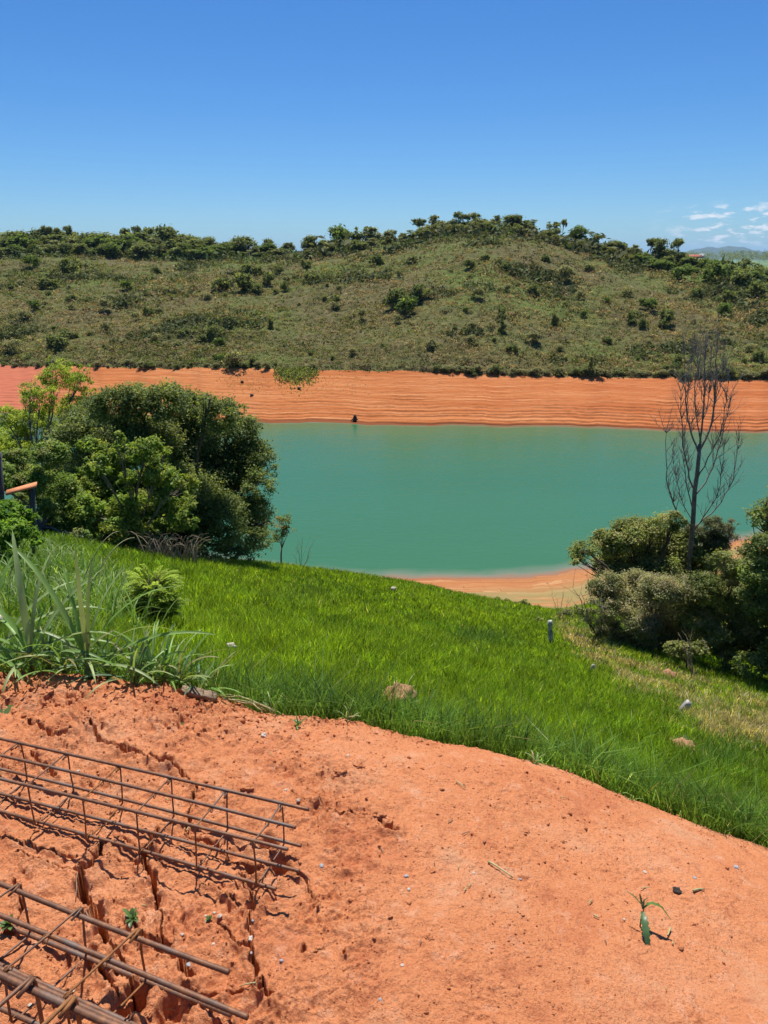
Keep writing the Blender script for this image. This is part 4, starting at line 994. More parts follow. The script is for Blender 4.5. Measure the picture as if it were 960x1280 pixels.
for i in range(26):
    px = -5 + i * 13 + crs.uniform(-5, 5)
    bush_at(px, 459 - crs.uniform(0, 3), crs.uniform(3, 6.5), crs.choice(['dark', 'grey', 'grey']), 'low shrub in the fringe along the lip of the left bank', 'shrubs fringing the lip of the bank', 'shrub', .7)

# trees of the skyline
def far_tree(kind, i):
    rs = np.random.default_rng(500 + i)
    pal = {'d': FD, 'b': FB, 'g': FG + FD}[kind[1]]
    if kind[0] == 'r': bl = [(rs.uniform(-.45, .45), rs.uniform(-.45, .45), rs.uniform(.25, 1.5), rs.uniform(.34, .52)) for _ in range(12)]; n = 1700; lh = .5
    elif kind[0] == 'u': bl = [(rs.uniform(-.7, .7), rs.uniform(-.6, .6), rs.uniform(1.45, 1.75), rs.uniform(.22, .36)) for _ in range(8)]; n = 800; lh = 1.4
    else: bl = [(rs.uniform(-.6, .6), rs.uniform(-.6, .6), rs.uniform(.2, 1.6), rs.uniform(.22, .38)) for _ in range(12)]; n = 1000; lh = .6
    V, Q, ti, sc = crown(np.array(bl), n, .26, pal, rs, subs=12, subr=.36)
    cr = np_mesh('crown', V, Q, M['far_leaf'], False, ti)
    m = MB(); f = np.array([0, 0, lh * .5]); m.tube([[0, 0, -.3], [.02, 0, .1], f], [.075, .06, .05], 5)
    for b in bl[:6]: m.tube(limb(f, b[:3], rs, 5, .12), np.linspace(.04, .012, 5), 4, False)
    return cr, m.mesh('trunk', M['bark'])
TL = {}
for j, k in enumerate(['rd', 'rd2', 'rd3', 'rb', 'rb2', 'ud', 'ud2', 'sd', 'sd2', 'sg', 'sg2']): TL[k] = far_tree(k, j)
def tree_at(px, hp, s, kind, label, group, name='skyline_tree', wid=1.0):
    p = hill_pt(px, s); k = hp * zcam(p) / FPX / 2.0
    o = thing(name, label, 'tree', p, group); o.scale = (k * wid, k * wid, k); o.rotation_euler = (0, 0, crs.uniform(0, 6.28))
    cr, tr = TL[kind]; link('crown', cr, o); link('trunk', tr, o); return o
crs = np.random.default_rng(402)
GL = 'trees of the treeline along the left skyline'
for row, (s0, n, h0, h1) in enumerate([(1.03, 30, 18, 28), (.985, 36, 18, 28), (.93, 40, 14, 25), (.86, 34, 10, 19)]):
    for i in range(n):
        px = -30 + 375 * (i + crs.uniform(.1, .9)) / n
        fade = 1 - .45 * sstep(220, 345, px)
        if row == 3 and px > 260: continue
        tree_at(px, crs.uniform(h0 * .7, h1 * 1.08) * fade, s0 + crs.uniform(-.02, .02), crs.choice(['rd', 'rd2', 'rd3', 'rb2', 'sd', 'sg'], p=[.2, .2, .2, .1, .15, .15]),
                ['dark green tree in the back row of the treeline on the left skyline', 'dark green tree in the middle row of the treeline on the left skyline', 'dark green tree in the front row of the left treeline, facing the slope', 'low dark tree stepping down the slope in front of the left treeline'][row], GL, wid=crs.uniform(1.0, 1.9))
for px, hp, s, kind, label, wid in [
    (64, 28, 1.02, 'ud', 'umbrella crowned tree poking above the left end of the treeline', .8), (74, 27, 1.03, 'ud2', 'thin tree poking above the treeline beside the umbrella crowned one', .5), (88, 30, 1.03, 'ud', 'small flat topped tree above the left treeline', .5),
    (160, 29, 1.02, 'ud2', 'thin stemmed tree rising above the middle of the left treeline', .5), (174, 31, 1.03, 'ud', 'thin flat topped tree above the middle of the left treeline', .45), (190, 30, 1.02, 'ud2', 'wide flat topped tree above the left treeline', .7),
    (211, 36, .97, 'rd', 'big round dark tree at the right part of the left treeline, the roundest crown', 1.2), (262, 26, .99, 'rd2', 'round dark tree standing at the dip in the skyline', 1.0), (303, 24, .99, 'rd3', 'broad dark tree near the right end of the left treeline', 1.2), (337, 20, 1.0, 'rd', 'dark tree at the very right end of the left treeline', 1.0),
    (356, 14, 1.0, 'sg', 'tiny bare topped tree in the lowest dip of the skyline', .6), (425, 33, .97, 'rb', 'bright green round tree standing out on the skyline left of the main hill', 1.1), (388, 22, .98, 'rd', 'dark round tree left of the bright round tree on the skyline', 1.2), (404, 17, .96, 'rd2', 'small dark tree between the bright round tree and its dark neighbour', 1.0),
    (452, 26, 1.0, 'sd', 'loose dark tree right of the bright round tree on the skyline', 1.1), (470, 26, 1.0, 'sg', 'grey green tree on the skyline left of the hill top', 1.2), (487, 20, 1.0, 'sg2', 'low ragged tree on the skyline where the main hill begins to rise', 1.3), (525, 22, 1.01, 'ud', 'windswept flat tree on the left shoulder of the main hill', .9),
    (545, 24, 1.0, 'sg', 'loose tree on the left shoulder of the main hill next to the windswept one', 1.2), (575, 22, 1.0, 'sd2', 'dark scrubby tree at the left of the hill top', 1.2), (592, 20, 1.0, 'sg2', 'grey scrubby tree left of the rounded crown of the hill top', 1.2), (640, 20, .99, 'rd2', 'rounded dense crown at the highest point of the hill', 1.6),
    (618, 16, 1.0, 'sg', 'sparse tree on the very top of the hill', 1.3), (660, 16, .99, 'sd', 'dark tree just right of the highest point of the hill', 1.2), (690, 20, .98, 'sd2', 'spiky dark tree on the right shoulder of the hill', 1.0), (703, 22, 1.0, 'ud2', 'thin stemmed tree on the right shoulder of the hill', .6), (722, 22, .97, 'rb2', 'fresh green tree on the right shoulder of the hill', 1.3),
    (742, 18, .98, 'sd', 'loose dark tree descending the right shoulder, nearest the fresh green tree', 1.1), (770, 18, .98, 'rd3', 'dark low tree halfway down the right shoulder of the hill', 1.3), (796, 18, .98, 'sg', 'ragged tree low on the right shoulder of the hill', 1.2), (812, 24, 1.0, 'ud', 'first of the clustered dark trees left of the red roof', .7), (824, 30, .99, 'rd', 'tallest of the clustered dark trees left of the red roof', .8),
    (846, 30, 1.0, 'ud2', 'round crowned tree on a clear stem just left of the red roof', .75), (836, 22, .97, 'rd2', 'low dark tree under the round crowned ones left of the red roof', 1.1), (880, 18, .98, 'rb', 'green tree right of the red roof', 1.3), (905, 20, .97, 'rd', 'dark tree in the thicket below the green field', 1.2),
    (926, 26, .98, 'tall', 'tall green tree rising before the green field at the right', .8), (945, 22, .99, 'sd', 'loose tree at the right border in front of the green field', 1.1), (958, 20, .97, 'rd3', 'dark tree cut by the right border on the skyline', 1.2), (915, 16, .93, 'rb2', 'bright low tree on the slope at the right end of the hill', 1.4), (890, 16, .92, 'rd2', 'dark low tree on the slope under the red roof', 1.4), (945, 18, .92, 'rd', 'dark low tree at the right border on the slope', 1.4)]:
    tree_at(px, hp * 1.0, s, 'sd2' if kind == 'tall' else kind, label, 'trees along the skyline of the main hill' if px > 350 else GL, wid=wid)
for i in range(80):
    px = crs.uniform(335, 810); tree_at(px, crs.uniform(8, 15), .99 + crs.uniform(-.12, .03), crs.choice(['sg', 'sg2', 'sd', 'sg', 'sg2']), 'small scrubby tree in the crest scrub of the main hill', 'small trees in the crest scrub', wid=crs.uniform(1.3, 2.2))
for i in range(46):
    px = crs.uniform(790, 985); tree_at(px, crs.uniform(9, 18), crs.uniform(.84, 1.01), crs.choice(['rd', 'rb', 'rb2', 'rd2']), 'low green tree in the dense thicket at the right end of the far hill', 'trees of the thicket at the right end of the hill', wid=1.4)

# the scrub itself: grass tussocks and low bushes nobody could count
def scrub(n, per, seed):
    rs = np.random.default_rng(seed); u = rs.uniform(-.9, .9, n)
    ss = np.linspace(0, 1.04, 400); yy, zz = hill_z(np.zeros(400), ss, far_cols(np.zeros(400))); c = (CH - zz) / yy; c = (c[0] - np.minimum.accumulate(c)); c = c + ss * .012; c /= c[-1]
    s = np.interp(rs.random(n), c, ss)
    y, z = hill_z(u, s, far_cols(u)); x = u * y
    g = 1.5 * fbm(x * .018, y * .022, 4, 601); g2 = fbm(x * .09, y * .09, 4, 603); d = fbm(x * .03 + 9, y * .05, 4, 605)
    green = np.clip(.56 + g * 1.0 + g2 * .5 - sstep(-.25, .25, u) * .08, 0, 1); dark = sstep(.12, .42, g2 * .7 + d * .6)
    big = sstep(.05, .4, fbm(x * .05, y * .05, 3, 607) + rs.normal(size=n) * .25)
    clus = sstep(.10, .45, fbm(x * .045 + 5, y * .06, 3, 609) + .25 * fbm(x * .25, y * .25, 2, 610)); size = (.26 + .6 * rs.random(n) ** 2.6 + .40 * big + 1.15 * clus * (rs.random(n) < .45)) * (y / 170)
    crest = sstep(.76, .93, s + fbm(x * .05, y * .05, 3, 612) * .14) * (rs.random(n) < .55); leftw = sstep(-.10, -.24, u); rightw = sstep(.30, .38, u)
    size = size * (1 + crest * (.9 + 1.2 * rs.random(n)))
    hgt = size * rs.uniform(.5, 1.1, n)
    pal_g = np.array([.185, .215, .045]); pal_y = np.array([.42, .315, .135]); pal_o = np.array([.185, .165, .058]); pal_k = np.array([.075, .090, .034]); pal_b = np.array([.30, .20, .115])
    rnd = rs.random(n); col = np.where((rnd < green * .62)[:, None], pal_g, np.where((rnd < green * .62 + (1 - green) * .50)[:, None], pal_y, np.where((rs.random(n) < .45)[:, None], pal_b, pal_o)))
    kk = (rs.random(n) < .10 + .62 * dark) | (size > 1.1 * (y / 170)); col = np.where(kk[:, None], pal_k * rs.uniform(.8, 1.5, (n, 1)), col)
    ck = (crest > .3) & (rs.random(n) < .85); gcol = np.where((rs.random(n) < .25 + .5 * np.maximum(leftw, rightw))[:, None], np.array([.085, .125, .036]), np.array([.12, .13, .055])); col = np.where(ck[:, None], gcol * rs.uniform(.7, 1.3, (n, 1)), col)
    lip = s < .012; col = np.where((lip & (rs.random(n) < .6))[:, None], np.array([.075, .06, .04]), col)
    col = col * rs.uniform(.90, 1.22, (n, 1))
    j = np.repeat(np.arange(n), per); N_ = len(j)
    dv = unit(rs.normal(size=(N_, 3))); dv[:, 2] = np.abs(dv[:, 2])
    C = np.stack([x, y, z], 1)[j] + dv * (rs.uniform(.45, 1, N_) * 1.0)[:, None] * np.stack([size[j], size[j], hgt[j]], 1)
    Nn = unit(dv * .7 + np.array([0, 0, .35]) + rs.normal(size=(N_, 3)) * .45); A = unit(np.cross(Nn, rs.normal(size=(N_, 3))) + np.array([0, 0, .5]) * (rs.random((N_, 1)) < .6))
    L = size[j] * rs.uniform(.35, .75, N_)
    V, Q = leaf_quads(C, A, Nn, L, L * rs.uniform(.3, .65, N_))
    return np_mesh('hillside_scrub', V, Q, M['scrub_leaf'], False, np.repeat(np.clip(col[j] * (1 + rs.normal(size=(N_, 1)) * .09), .01, .8), 4, 0))
link('hillside_scrub', scrub(66000, 9, 611), kind='stuff', label='dry grass and low scrub covering the far hill', cat='scrub')

# grass that has crept down the bank
def bank_pt(u, t):
    y0, y1, z1, _, _ = far_cols(u); y = y0 + (y1 - y0) * t; return u * y, y, WATER_Z + (z1 - WATER_Z) * t ** 1.05
rs = np.random.default_rng(620); n = 2600
px = rs.uniform(0, 1, n); core = rs.random(n) < .8
pxx = np.where(core, 371 + rs.triangular(-31, 0, 30, n), rs.choice([322, 290, 372, 300, 360, 400, 440], n) + rs.normal(size=n) * 12)
t = np.where(core, 1.0 - np.abs(rs.normal(0, .13, n)), np.clip(rs.normal(.72, .12, n), .3, .95)); u = (pxx - 480) / FPX * (cA + .2 * sA * 1.0) / 1.0
x, y, z = bank_pt(u, t); qx, qy = project(x, y, z); u = u + (pxx - qx) / FPX; x, y, z = bank_pt(u, t)
C = np.stack([x, y, z + rs.uniform(0, .55, n) * np.where(core, 1, .2)], 1); Nn = unit(rs.normal(size=(n, 3)) + [0, 0, .4]); A = unit(np.array([0, 0, 1.]) + rs.normal(size=(n, 3)) * .5)
L = rs.uniform(.3, .7, n) * np.where(core, 1, .5)
V, Q = leaf_quads(C, A, Nn, L, L * .4)
ti = np.array([(.15, .19, .06), (.20, .21, .085), (.11, .14, .045)])[rs.integers(0, 3, n)] * rs.uniform(.8, 1.2, (n, 1))
link('bank_grass', np_mesh('bank_grass', V, Q, M['far_leaf'], False, np.repeat(ti, 4, 0)), kind='stuff', label='patch of rough grass on the upper bank', cat='grass')

# stump and stones on the bank
M['dark_rock'] = mat_plain('dark_rock', (.02, .018, .016), (.06, .05, .045), 3, .9)
def lump(name, c, r, mat, seed, label, cat, group=None, flat=.7, rough=.25, n=2, parent=None):
    import bmesh
    bm = bmesh.new(); bmesh.ops.create_icosphere(bm, subdivisions=n, radius=1); rs = np.random.default_rng(seed)
    co = np.array([v.co[:] for v in bm.verts]); o = rs.uniform(0, 50, 3)
    k = 1 + rough * (fbm(co[:, 0] * 1.3 + o[0], co[:, 1] * 1.3 + co[:, 2] * .9 + o[1], 4, seed) * 1.6 + fbm(co[:, 2] * 2.3 + o[2], co[:, 0] * 2.3 - co[:, 1], 3, seed + 3))
    sc = np.array([r * rs.uniform(.85, 1.25), r * rs.uniform(.8, 1.15), r * flat])
    for v, q in zip(bm.verts, co * k[:, None] * sc): v.co = q
    me = bpy.data.meshes.new(name); bm.to_mesh(me); bm.free(); me.materials.append(M[mat])
    for p in me.polygons: p.use_smooth = r > .2 or n > 2
    return link(name, me, parent, label, cat, group, None, tuple(float(q) for q in c))
def bank_at(px, py):
    tt = np.linspace(0, 1, 300); u = (px - 480) / FPX * 1.0
    for _ in range(6):
        x, y, z = bank_pt(np.full(300, u), tt); qx, qy = project(x, y, z); i = int(np.argmin(np.abs(qy - py))); u += (px - qx[i]) / FPX
    return np.array([x[i], y[i], z[i]])
def stump(px, py, w, h, label):
    p = bank_at(px, py); t = thing('tree_stump', label, 'stump', p)
    m = MB(); m.tube([[0, 0, -.3], [0, 0, .1], [.03, 0, h * .6], [0, .02, h]], [w * 1.25, w, w * .85, w * .6], 9); link('trunk', m.mesh('trunk', M['dark_rock']), t)
    m = MB()
    for a in range(6): m.tube([[0, 0, .25], [w * 1.2 * math.cos(a * 1.05), w * 1.2 * math.sin(a * 1.05), .08], [w * 2 * math.cos(a * 1.05), w * 2 * math.sin(a * 1.05), -.15]], [w * .4, w * .3, w * .1], 5)
    link('roots', m.mesh('roots', M['dark_rock']), t)
stump(443.5, 525, .30, .75, 'dark round stump standing alone at the far waterline')
for px, py, lb in [(374, 486, 'small dark stone on the stained part of the far bank under the grass patch'), (315, 495, 'small dark stone on the far bank beside the large left tree'), (303, 478, 'small dark stone on the upper far bank')]:
    lump('bank_stone', bank_at(px, py) + [0, 0, .1], .26, 'dark_rock', int(px), lb, 'stone', 'dark stones on the far bank', .8)

# buildings and woods beyond the hill
M['white_wall'] = mat_plain('white_wall', (.62, .60, .56), (.72, .70, .66), .5, .8)
M['red_roof'] = mat_plain('red_roof', (.34, .085, .05), (.46, .13, .08), .6, .8)
M['pane'] = mat_plain('dark_pane', (.03, .035, .04), (.05, .055, .06), 1, .2)
def house(name, label, px, py, d, w, dp, h, roof, mat_roof):
    c = P(px, py, d); t = thing(name, label, 'building', c)
    m = MB(); m.box([0, 0, h / 2 - 4], [w / 2, 0, 0], [0, dp / 2, 0], [0, 0, h / 2 + 4]); link('wall', m.mesh('wall', M['white_wall'], False), t)
    m = MB(); a, b = w / 2 + .8, dp / 2 + .8
    V = [[-a, -b, h + .02], [a, -b, h + .02], [a, b, h + .02], [-a, b, h + .02], [-a * .8, 0, h + roof], [a * .8, 0, h + roof]]
    m.add(V, [[0, 1, 5, 4], [2, 3, 4, 5], [1, 2, 5, 5], [3, 0, 4, 4], [3, 2, 1, 0]])
    link('roof', m.mesh('roof', M[mat_roof], False), t)
    k = int(w // 6)
    for i in range(k):
        m = MB(); m.box([-w / 2 + (i + .5) * w / k, -dp / 2 - .03, h * .55], [1.1, 0, 0], [0, .05, 0], [0, 0, .8]); link('window', m.mesh('window', M['pane'], False), t)
house('long_building', 'long low building with a red roof beyond the right shoulder of the hill', 861, 328, 900, 27, 12, 4.5, 4.0, 'red_roof')
house('long_building', 'lower red roofed wing standing in front of the long building', 853, 330, 880, 13, 9, 3.2, 3.0, 'red_roof')
house('white_house', 'small white house right of the red roofed building near the horizon', 877, 323, 1100, 6, 6, 4.5, 1.5, 'white_wall')
def woods(n, seed):
    rs = np.random.default_rng(seed); bl = []
    for i in range(n):
        d = rs.uniform(1300, 2600); px = rs.uniform(770, 1150); py = rs.uniform(315, 320) + (2 if px < 860 else 0); p = P(px, py, d); r = d / 924 * rs.uniform(1.5, 3.2)
        for k in range(3): bl.append((p[0] + rs.normal() * r * 1.6, p[1] + rs.normal() * r, p[2] - k * r * .9, r))
    V, Q, ti, _ = crown(np.array(bl), n * 60, 3.2, FD, rs, subs=10, subr=.4)
    return np_mesh('far_woods', V, Q, M['far_leaf'], False, ti)
link('far_woods', woods(420, 640), kind='stuff', label='dark belt of woods on the horizon at the right', cat='woods')

# ================================================================== REBAR CAGES
def rebar(a, b, r, rib=.10, pitch=.006, k=8):
    a, b = np.asarray(a, float), np.asarray(b, float); n = max(8, int(np.linalg.norm(b - a) / pitch)); t = np.linspace(0, 1, n)[:, None]
    m = MB(); q = a + (b - a) * t + np.array([0, 0, 1]) * (np.sin(t * 5 + a[0] * 9) - np.sin(a[0] * 9)) * .004 + np.array([.3, .9, 0]) * np.sin(t * 4 + a[1] * 40 + a[2] * 70) * .004
    m.tube(q, r, k, True, rib); return m
def cage(label, top_far, e1, e2, W, H, ts, ext, rb, rst, seed, left=-.9, rib=.10):
    """top_far: point on the far upper bar; e1 along the bars, e2 from the far to the near side"""
    rs = np.random.default_rng(seed); o = np.asarray(top_far, float) - [0, 0, H]
    t = thing('rebar_cage', label, 'rebar cage', o, 'rusty rebar cages lying on the earth')
    up = np.array([0, 0, 1.])
    slots = [(0, 1), (.5, 1), (1, 1), (0, 0), (.5, 0), (1, 0)]
    for (f, h), (t0, t1) in zip(slots, ext):
        c = e2 * W * f + up * H * h + rs.normal(size=3) * .0035
        link('long_bar', rebar(c + e1 * t0, c + e1 * t1 + rs.normal(size=3) * .004, rb, rib).mesh('long_bar', M['rust']), t)
    g = rb + rst
    for tt in ts:
        lean = rs.normal() * .008; m = MB()
        cs = [(0 - g / W, 1 + g / H), (1 + g / W, 1 + g / H), (1 + g / W, -g / H), (-g / W, -g / H)]
        pts = []
        for i in range(5):
            f, h = cs[i % 4]; f2, h2 = cs[(i + 1) % 4]
            c0 = e1 * (tt + lean * h) + e2 * W * f + up * H * h; c1 = e1 * (tt + lean * h2) + e2 * W * f2 + up * H * h2; L = np.linalg.norm(c1 - c0)
            if i == 4: pts += [c0 + (c1 - c0) * .03 + e1 * .006, c0 + (c1 - c0) * .2 + e1 * .010 - up * .004]
            else:
                for q in (0.02, .06, .5, .94): pts.append(c0 + (c1 - c0) * q + (rs.normal(size=3) * .0015 if q == .5 else 0))
        m.tube(pts, rst, 7); st = link('stirrup', m.mesh('stirrup', M['orange_rust'] if rs.random() < .45 else M['rust']), t)
        for f, h in ((0, 1), (1, 1), (1, 0), (.5, 1)):
            c = e1 * (tt + lean * h) + e2 * W * f + up * H * h; m = MB(); th = np.linspace(0, 9, 16)
            m.tube(c + np.outer(np.cos(th), e2) * (g + .001) + np.outer(np.sin(th), up) * (g + .001) + np.outer((th - 4.5) * .0012, e1), .0013, 4, False)
            link('tie_wire', m.mesh('tie_wire', M['orange_rust']), st)
    return t
def flat_dir(a, b): v = b - a; return v / np.linalg.norm(v)
h = .162; A = Pz(23, 930, h); B = Pz(351, 1007, h); e1 = flat_dir(A, B); e2 = np.array([e1[1], -e1[0], 0]); e2 = unit(e2 - e1 * .04)
L = float((B - A) @ e1); st = L / 5; tE = float((Pz(388, 1015.5, h) - A) @ e1)
cage('upper rusty rebar cage, farthest up the slope, its right bar ends showing', A, e1, e2, .150, .138, [st * k for k in range(-4, 6)],
     [(-.95, tE), (-.95, tE - .015), (-.95, tE + .01), (-.95, tE - .03), (-.95, tE + .005), (-.95, tE - .03)], .0047, .0025, 701)
h = .178; A = Pz(22, 1110, h); B = Pz(170, 1166, h); e1 = flat_dir(A, B); tE = float((Pz(293, 1213, h) - A) @ e1); e2 = flat_dir(Pz(170, 1166, h), Pz(85, 1245, h)); W = float(np.linalg.norm(Pz(170, 1166, h) - Pz(85, 1245, h)))
L = float((B - A) @ e1)
cage('middle rusty rebar cage with thicker bars, between the upper and the nearest cage', A, e1, e2, W, .150, [L / 2 * k for k in range(-3, 3)],
     [(-.7, tE), (-.7, tE + .09), (-.7, tE + .03), (-.7, tE - .02), (-.7, tE + .05), (-.7, tE + .02)], .0060, .0029, 702)
h = .33; A = Pz(33, 1229, h); B = Pz(137, 1278, h); e1 = flat_dir(A, B); e2 = unit(np.array([e1[1], -e1[0], 0]) - e1 * .1)
cage('nearest rusty rebar cage, only a corner showing at the bottom left', A, e1, e2, .20, .30, [-.24, .0, .105, .35],
     [(-.5, .45), (-.5, .45), (-.5, .45), (-.5, .5), (-.5, .5), (-.5, .5)], .0072, .0044, 703)

# ================================================================== SMALL THINGS ON THE EARTH
M['white_stone'] = mat_plain('white_stone', (.38, .33, .27), (.60, .53, .44), 30, .8)
M['grey_stone'] = mat_plain('grey_stone', (.24, .25, .26), (.40, .41, .41), 30, .8)
M['clod'] = M['soil']
rs = np.random.default_rng(801)
PEB = [(275, 1146, 5, 1, 'white pebble, largest of the cluster right of the middle rebar cage'), (268, 1142, 3, 1, 'small white pebble touching the largest white pebble'), (257, 1146, 3, 1, 'small white pebble left of the largest white pebble'), (314, 1188, 5, 1, 'bright white angular pebble beside a dark crack'),
       (228, 1170, 4, 1, 'white pebble just above the bar end of the middle rebar cage'), (267, 1181, 3, 1, 'small white pebble below the white cluster'), (236, 1207, 5, 0, 'grey pebble just above the middle cage bars'), (402, 1083, 5, 0, 'blue grey pebble right of the upper cage bar ends'),
       (98, 965, 3, 1, 'white chip lying inside the upper rebar cage'), (508, 1096, 4, 0, 'pale grey pebble in the middle of the bare earth'), (511, 1113, 4, 1, 'whitish pebble below the pale grey pebble mid earth'), (592, 1092, 3, 1, 'white pebble at the left end of the long straw'),
       (38, 1258, 4, 1, 'white chip under the nearest rebar cage'), (92, 1240, 3, 1, 'white chip under the middle rebar cage bars'), (34, 1139, 3, 0, 'small grey stone between the upper and middle cages'), (314, 1196, 3, 0, 'small grey stone right under the bright angular pebble'),
       (352, 1202, 4, 0, 'blue grey stone low in the bare earth left of centre'), (316, 1152, 3, 0, 'tiny grey stone near the black pit right of the cages'), (503, 1207, 3, 1, 'small white pebble low in the middle of the earth'), (330, 920, 6, 1, 'pale lump near the upper rim of the earth, left of centre'),
       (373, 1003, 4, 1, 'white chip just beyond the upper cage bar ends'), (357, 988, 3, 1, 'white chip above the upper cage bar ends'), (435, 945, 3, 1, 'small white chip in the earth below the brown mound'), (806, 1091, 4, 1, 'cream pebble up the slope from the seedling'),
       (868, 1098, 4, 0, 'grey stone at the right of the earth'), (780, 1150, 3, 1, 'white chip left of the seedling'), (650, 1100, 3, 0, 'small grey stone right of the long straw'), (475, 1250, 3, 0, 'small grey stone at the bottom of the earth'), (920, 1085, 5, 0, 'brownish grey stone near the right border of the earth')]
for i, (px, py, rp, wh, lb) in enumerate(PEB):
    p = gpt(px, py, True); r = rp * .62 * zcam(p) / FPX
    lump('pebble', p + [0, 0, r * .3], r, 'white_stone' if wh else 'grey_stone', 810 + i, lb, 'pebble', 'pebbles on the bare earth', .7, .35)
CL = [(425, 966, 13, 'broad earth clod right of the upper cage, near the rim'), (470, 1020, 13, 'crumbling earth clod in the middle left of the bare earth'), (448, 958, 8, 'earth clod just right of the broad clod near the rim'), (487, 1028, 7, 'small clod at the right of the crumbling clod'), (535, 1172, 7, 'brown clod low in the middle of the earth'),
      (400, 1185, 8, 'clod beside a small pit low on the left'), (540, 1090, 6, 'small clod in the middle of the earth'), (658, 1040, 7, 'dark clod with a shadow in the right half of the earth'), (720, 965, 6, 'clod on the rim of the earth right of centre'), (548, 945, 6, 'clod on the rim of the earth in the middle'),
      (12, 870, 12, 'large clod at the left edge near the grass plants'), (60, 868, 9, 'clod under the tallest grass plant'), (150, 872, 10, 'clod below the bushy grass tufts'), (215, 885, 9, 'clod in front of the wood offcut'), (310, 985, 9, 'clod behind the upper cage bar ends'), (105, 900, 9, 'clod above the dark cracks at the left'),
      (345, 1062, 10, 'clod under the right end of the upper cage'), (330, 1078, 8, 'dark broken clod under the upper cage bars'), (305, 1090, 7, 'clod under the lowest bar of the upper cage'), (160, 1262, 9, 'dark broken clod under the middle cage'), (185, 1268, 8, 'clod at the lower border under the middle cage')]
for i, (px, py, rp, lb) in enumerate(CL):
    p = gpt(px, py, True); r = rp * .62 * zcam(p) / FPX
    lump('earth_clod', p, r, 'clod', 850 + i, lb, 'clod', 'clods of red earth', .55, .55, 4)
# crumbs of earth
def crumbs(n, seed):
    rs = np.random.default_rng(seed); V = []; 
    a = np.array([[1, 0, 0], [-1, 0, 0], [0, 1, 0], [0, -1, 0], [0, 0, 1], [0, 0, -1]], float)
    T = np.array([[0, 2, 4], [2, 1, 4], [1, 3, 4], [3, 0, 4], [2, 0, 5], [1, 2, 5], [3, 1, 5], [0, 3, 5]])
    y = np.exp(rs.uniform(math.log(1.0), math.log(3.0), n)); u = rs.uniform(-.62, .62, n); x = u * y
    ok = y < edge_d(u) + .02; px, py = project(x, y, 0 * x); ok &= rs.random(n) < sstep(940, 870, py) * sstep(480, 300, px) + .8 * sstep(.16, .04, edge_d(u) - y) + np.clip(1.1 - (px - 250) / 700, .35, 1) * sstep(-.45, .3, fbm(x * 4, y * 4, 3, 77))
    x, y = x[ok], y[ok]; n = len(x); r = .0018 * np.exp(rs.normal(size=n) * .55) * (y / 1.7); rim = ok[ok] * 0 + sstep(930, 860, py[ok]) * sstep(480, 300, px[ok]); r = np.minimum(r * (1 + 2.6 * rim * (rs.random(n) < .30)), .0105); z = soil_z(x, y) + r * .3
    A = a[None] * r[:, None, None] * rs.uniform(.6, 1.3, (n, 6, 1)) + rs.normal(size=(n, 6, 3)) * r[:, None, None] * .22
    V = A + np.stack([x, y, z], 1)[:, None]
    return np_mesh('earth_crumbs', V.reshape(-1, 3), (np.arange(n)[:, None, None] * 6 + T[None]).reshape(-1, 3), M['soil'], False)
link('earth_crumbs', crumbs(14000, 880), kind='stuff', label='loose crumbs of red earth', cat='crumbs')

M['wood'] = mat_plain('weathered_wood', (.10, .06, .035), (.36, .26, .17), 10, .85, .6, .01, .2, (1, 14, 14))
M['white_paint'] = mat_plain('weathered_white', (.14, .13, .11), (.62, .60, .56), 9, .7)
def plank(name, label, cat, c, ax, L, W, H, mat, seed, up=(0, 0, 1), group=None):
    rs = np.random.default_rng(seed); ax = unit(np.asarray(ax, float)); sd = unit(np.cross(up, ax)); u3 = np.cross(ax, sd); m = MB(); n = 9
    pts = []
    for i in range(n):
        t = i / (n - 1) - .5; w = W * .5 * (1 + rs.normal() * .10); hh = H * .5 * (1 + rs.normal() * .12)
        if i in (0, n - 1): w *= .75
        o = ax * L * t + u3 * rs.normal() * H * .06
        for a, b in ((-1, -.7), (-.8, -1), (.8, -1), (1, -.7), (1, .7), (.8, 1), (-.8, 1), (-1, .7)): pts.append(o + sd * w * a + u3 * hh * b + ax * rs.normal() * L * .012)
    Q = [[i * 8 + j, i * 8 + (j + 1) % 8, (i + 1) * 8 + (j + 1) % 8, (i + 1) * 8 + j] for i in range(n - 1) for j in range(8)]
    Q += [[3, 2, 1, 0], [4, 3, 0, 7], [7, 6, 5, 4]]; e = (n - 1) * 8; Q += [[e, e + 1, e + 2, e + 3], [e + 3, e + 4, e + 7, e], [e + 4, e + 5, e + 6, e + 7]]
    m.add(pts, Q); return link(name, m.mesh(name, M[mat], False), None, label, cat, group, None, tuple(float(q) for q in c))
p0 = gpt(228, 868, True); p1 = gpt(270, 878, True); c = (p0 + p1) / 2 + [0, .01, .016]
plank('wood_offcut', 'weathered grey brown wood offcut lying at the rim of the earth by the grass tufts', 'wood offcut', c, p1 - p0, float(np.linalg.norm(p1 - p0)) * 1.05, .05, .022, 'wood', 901)
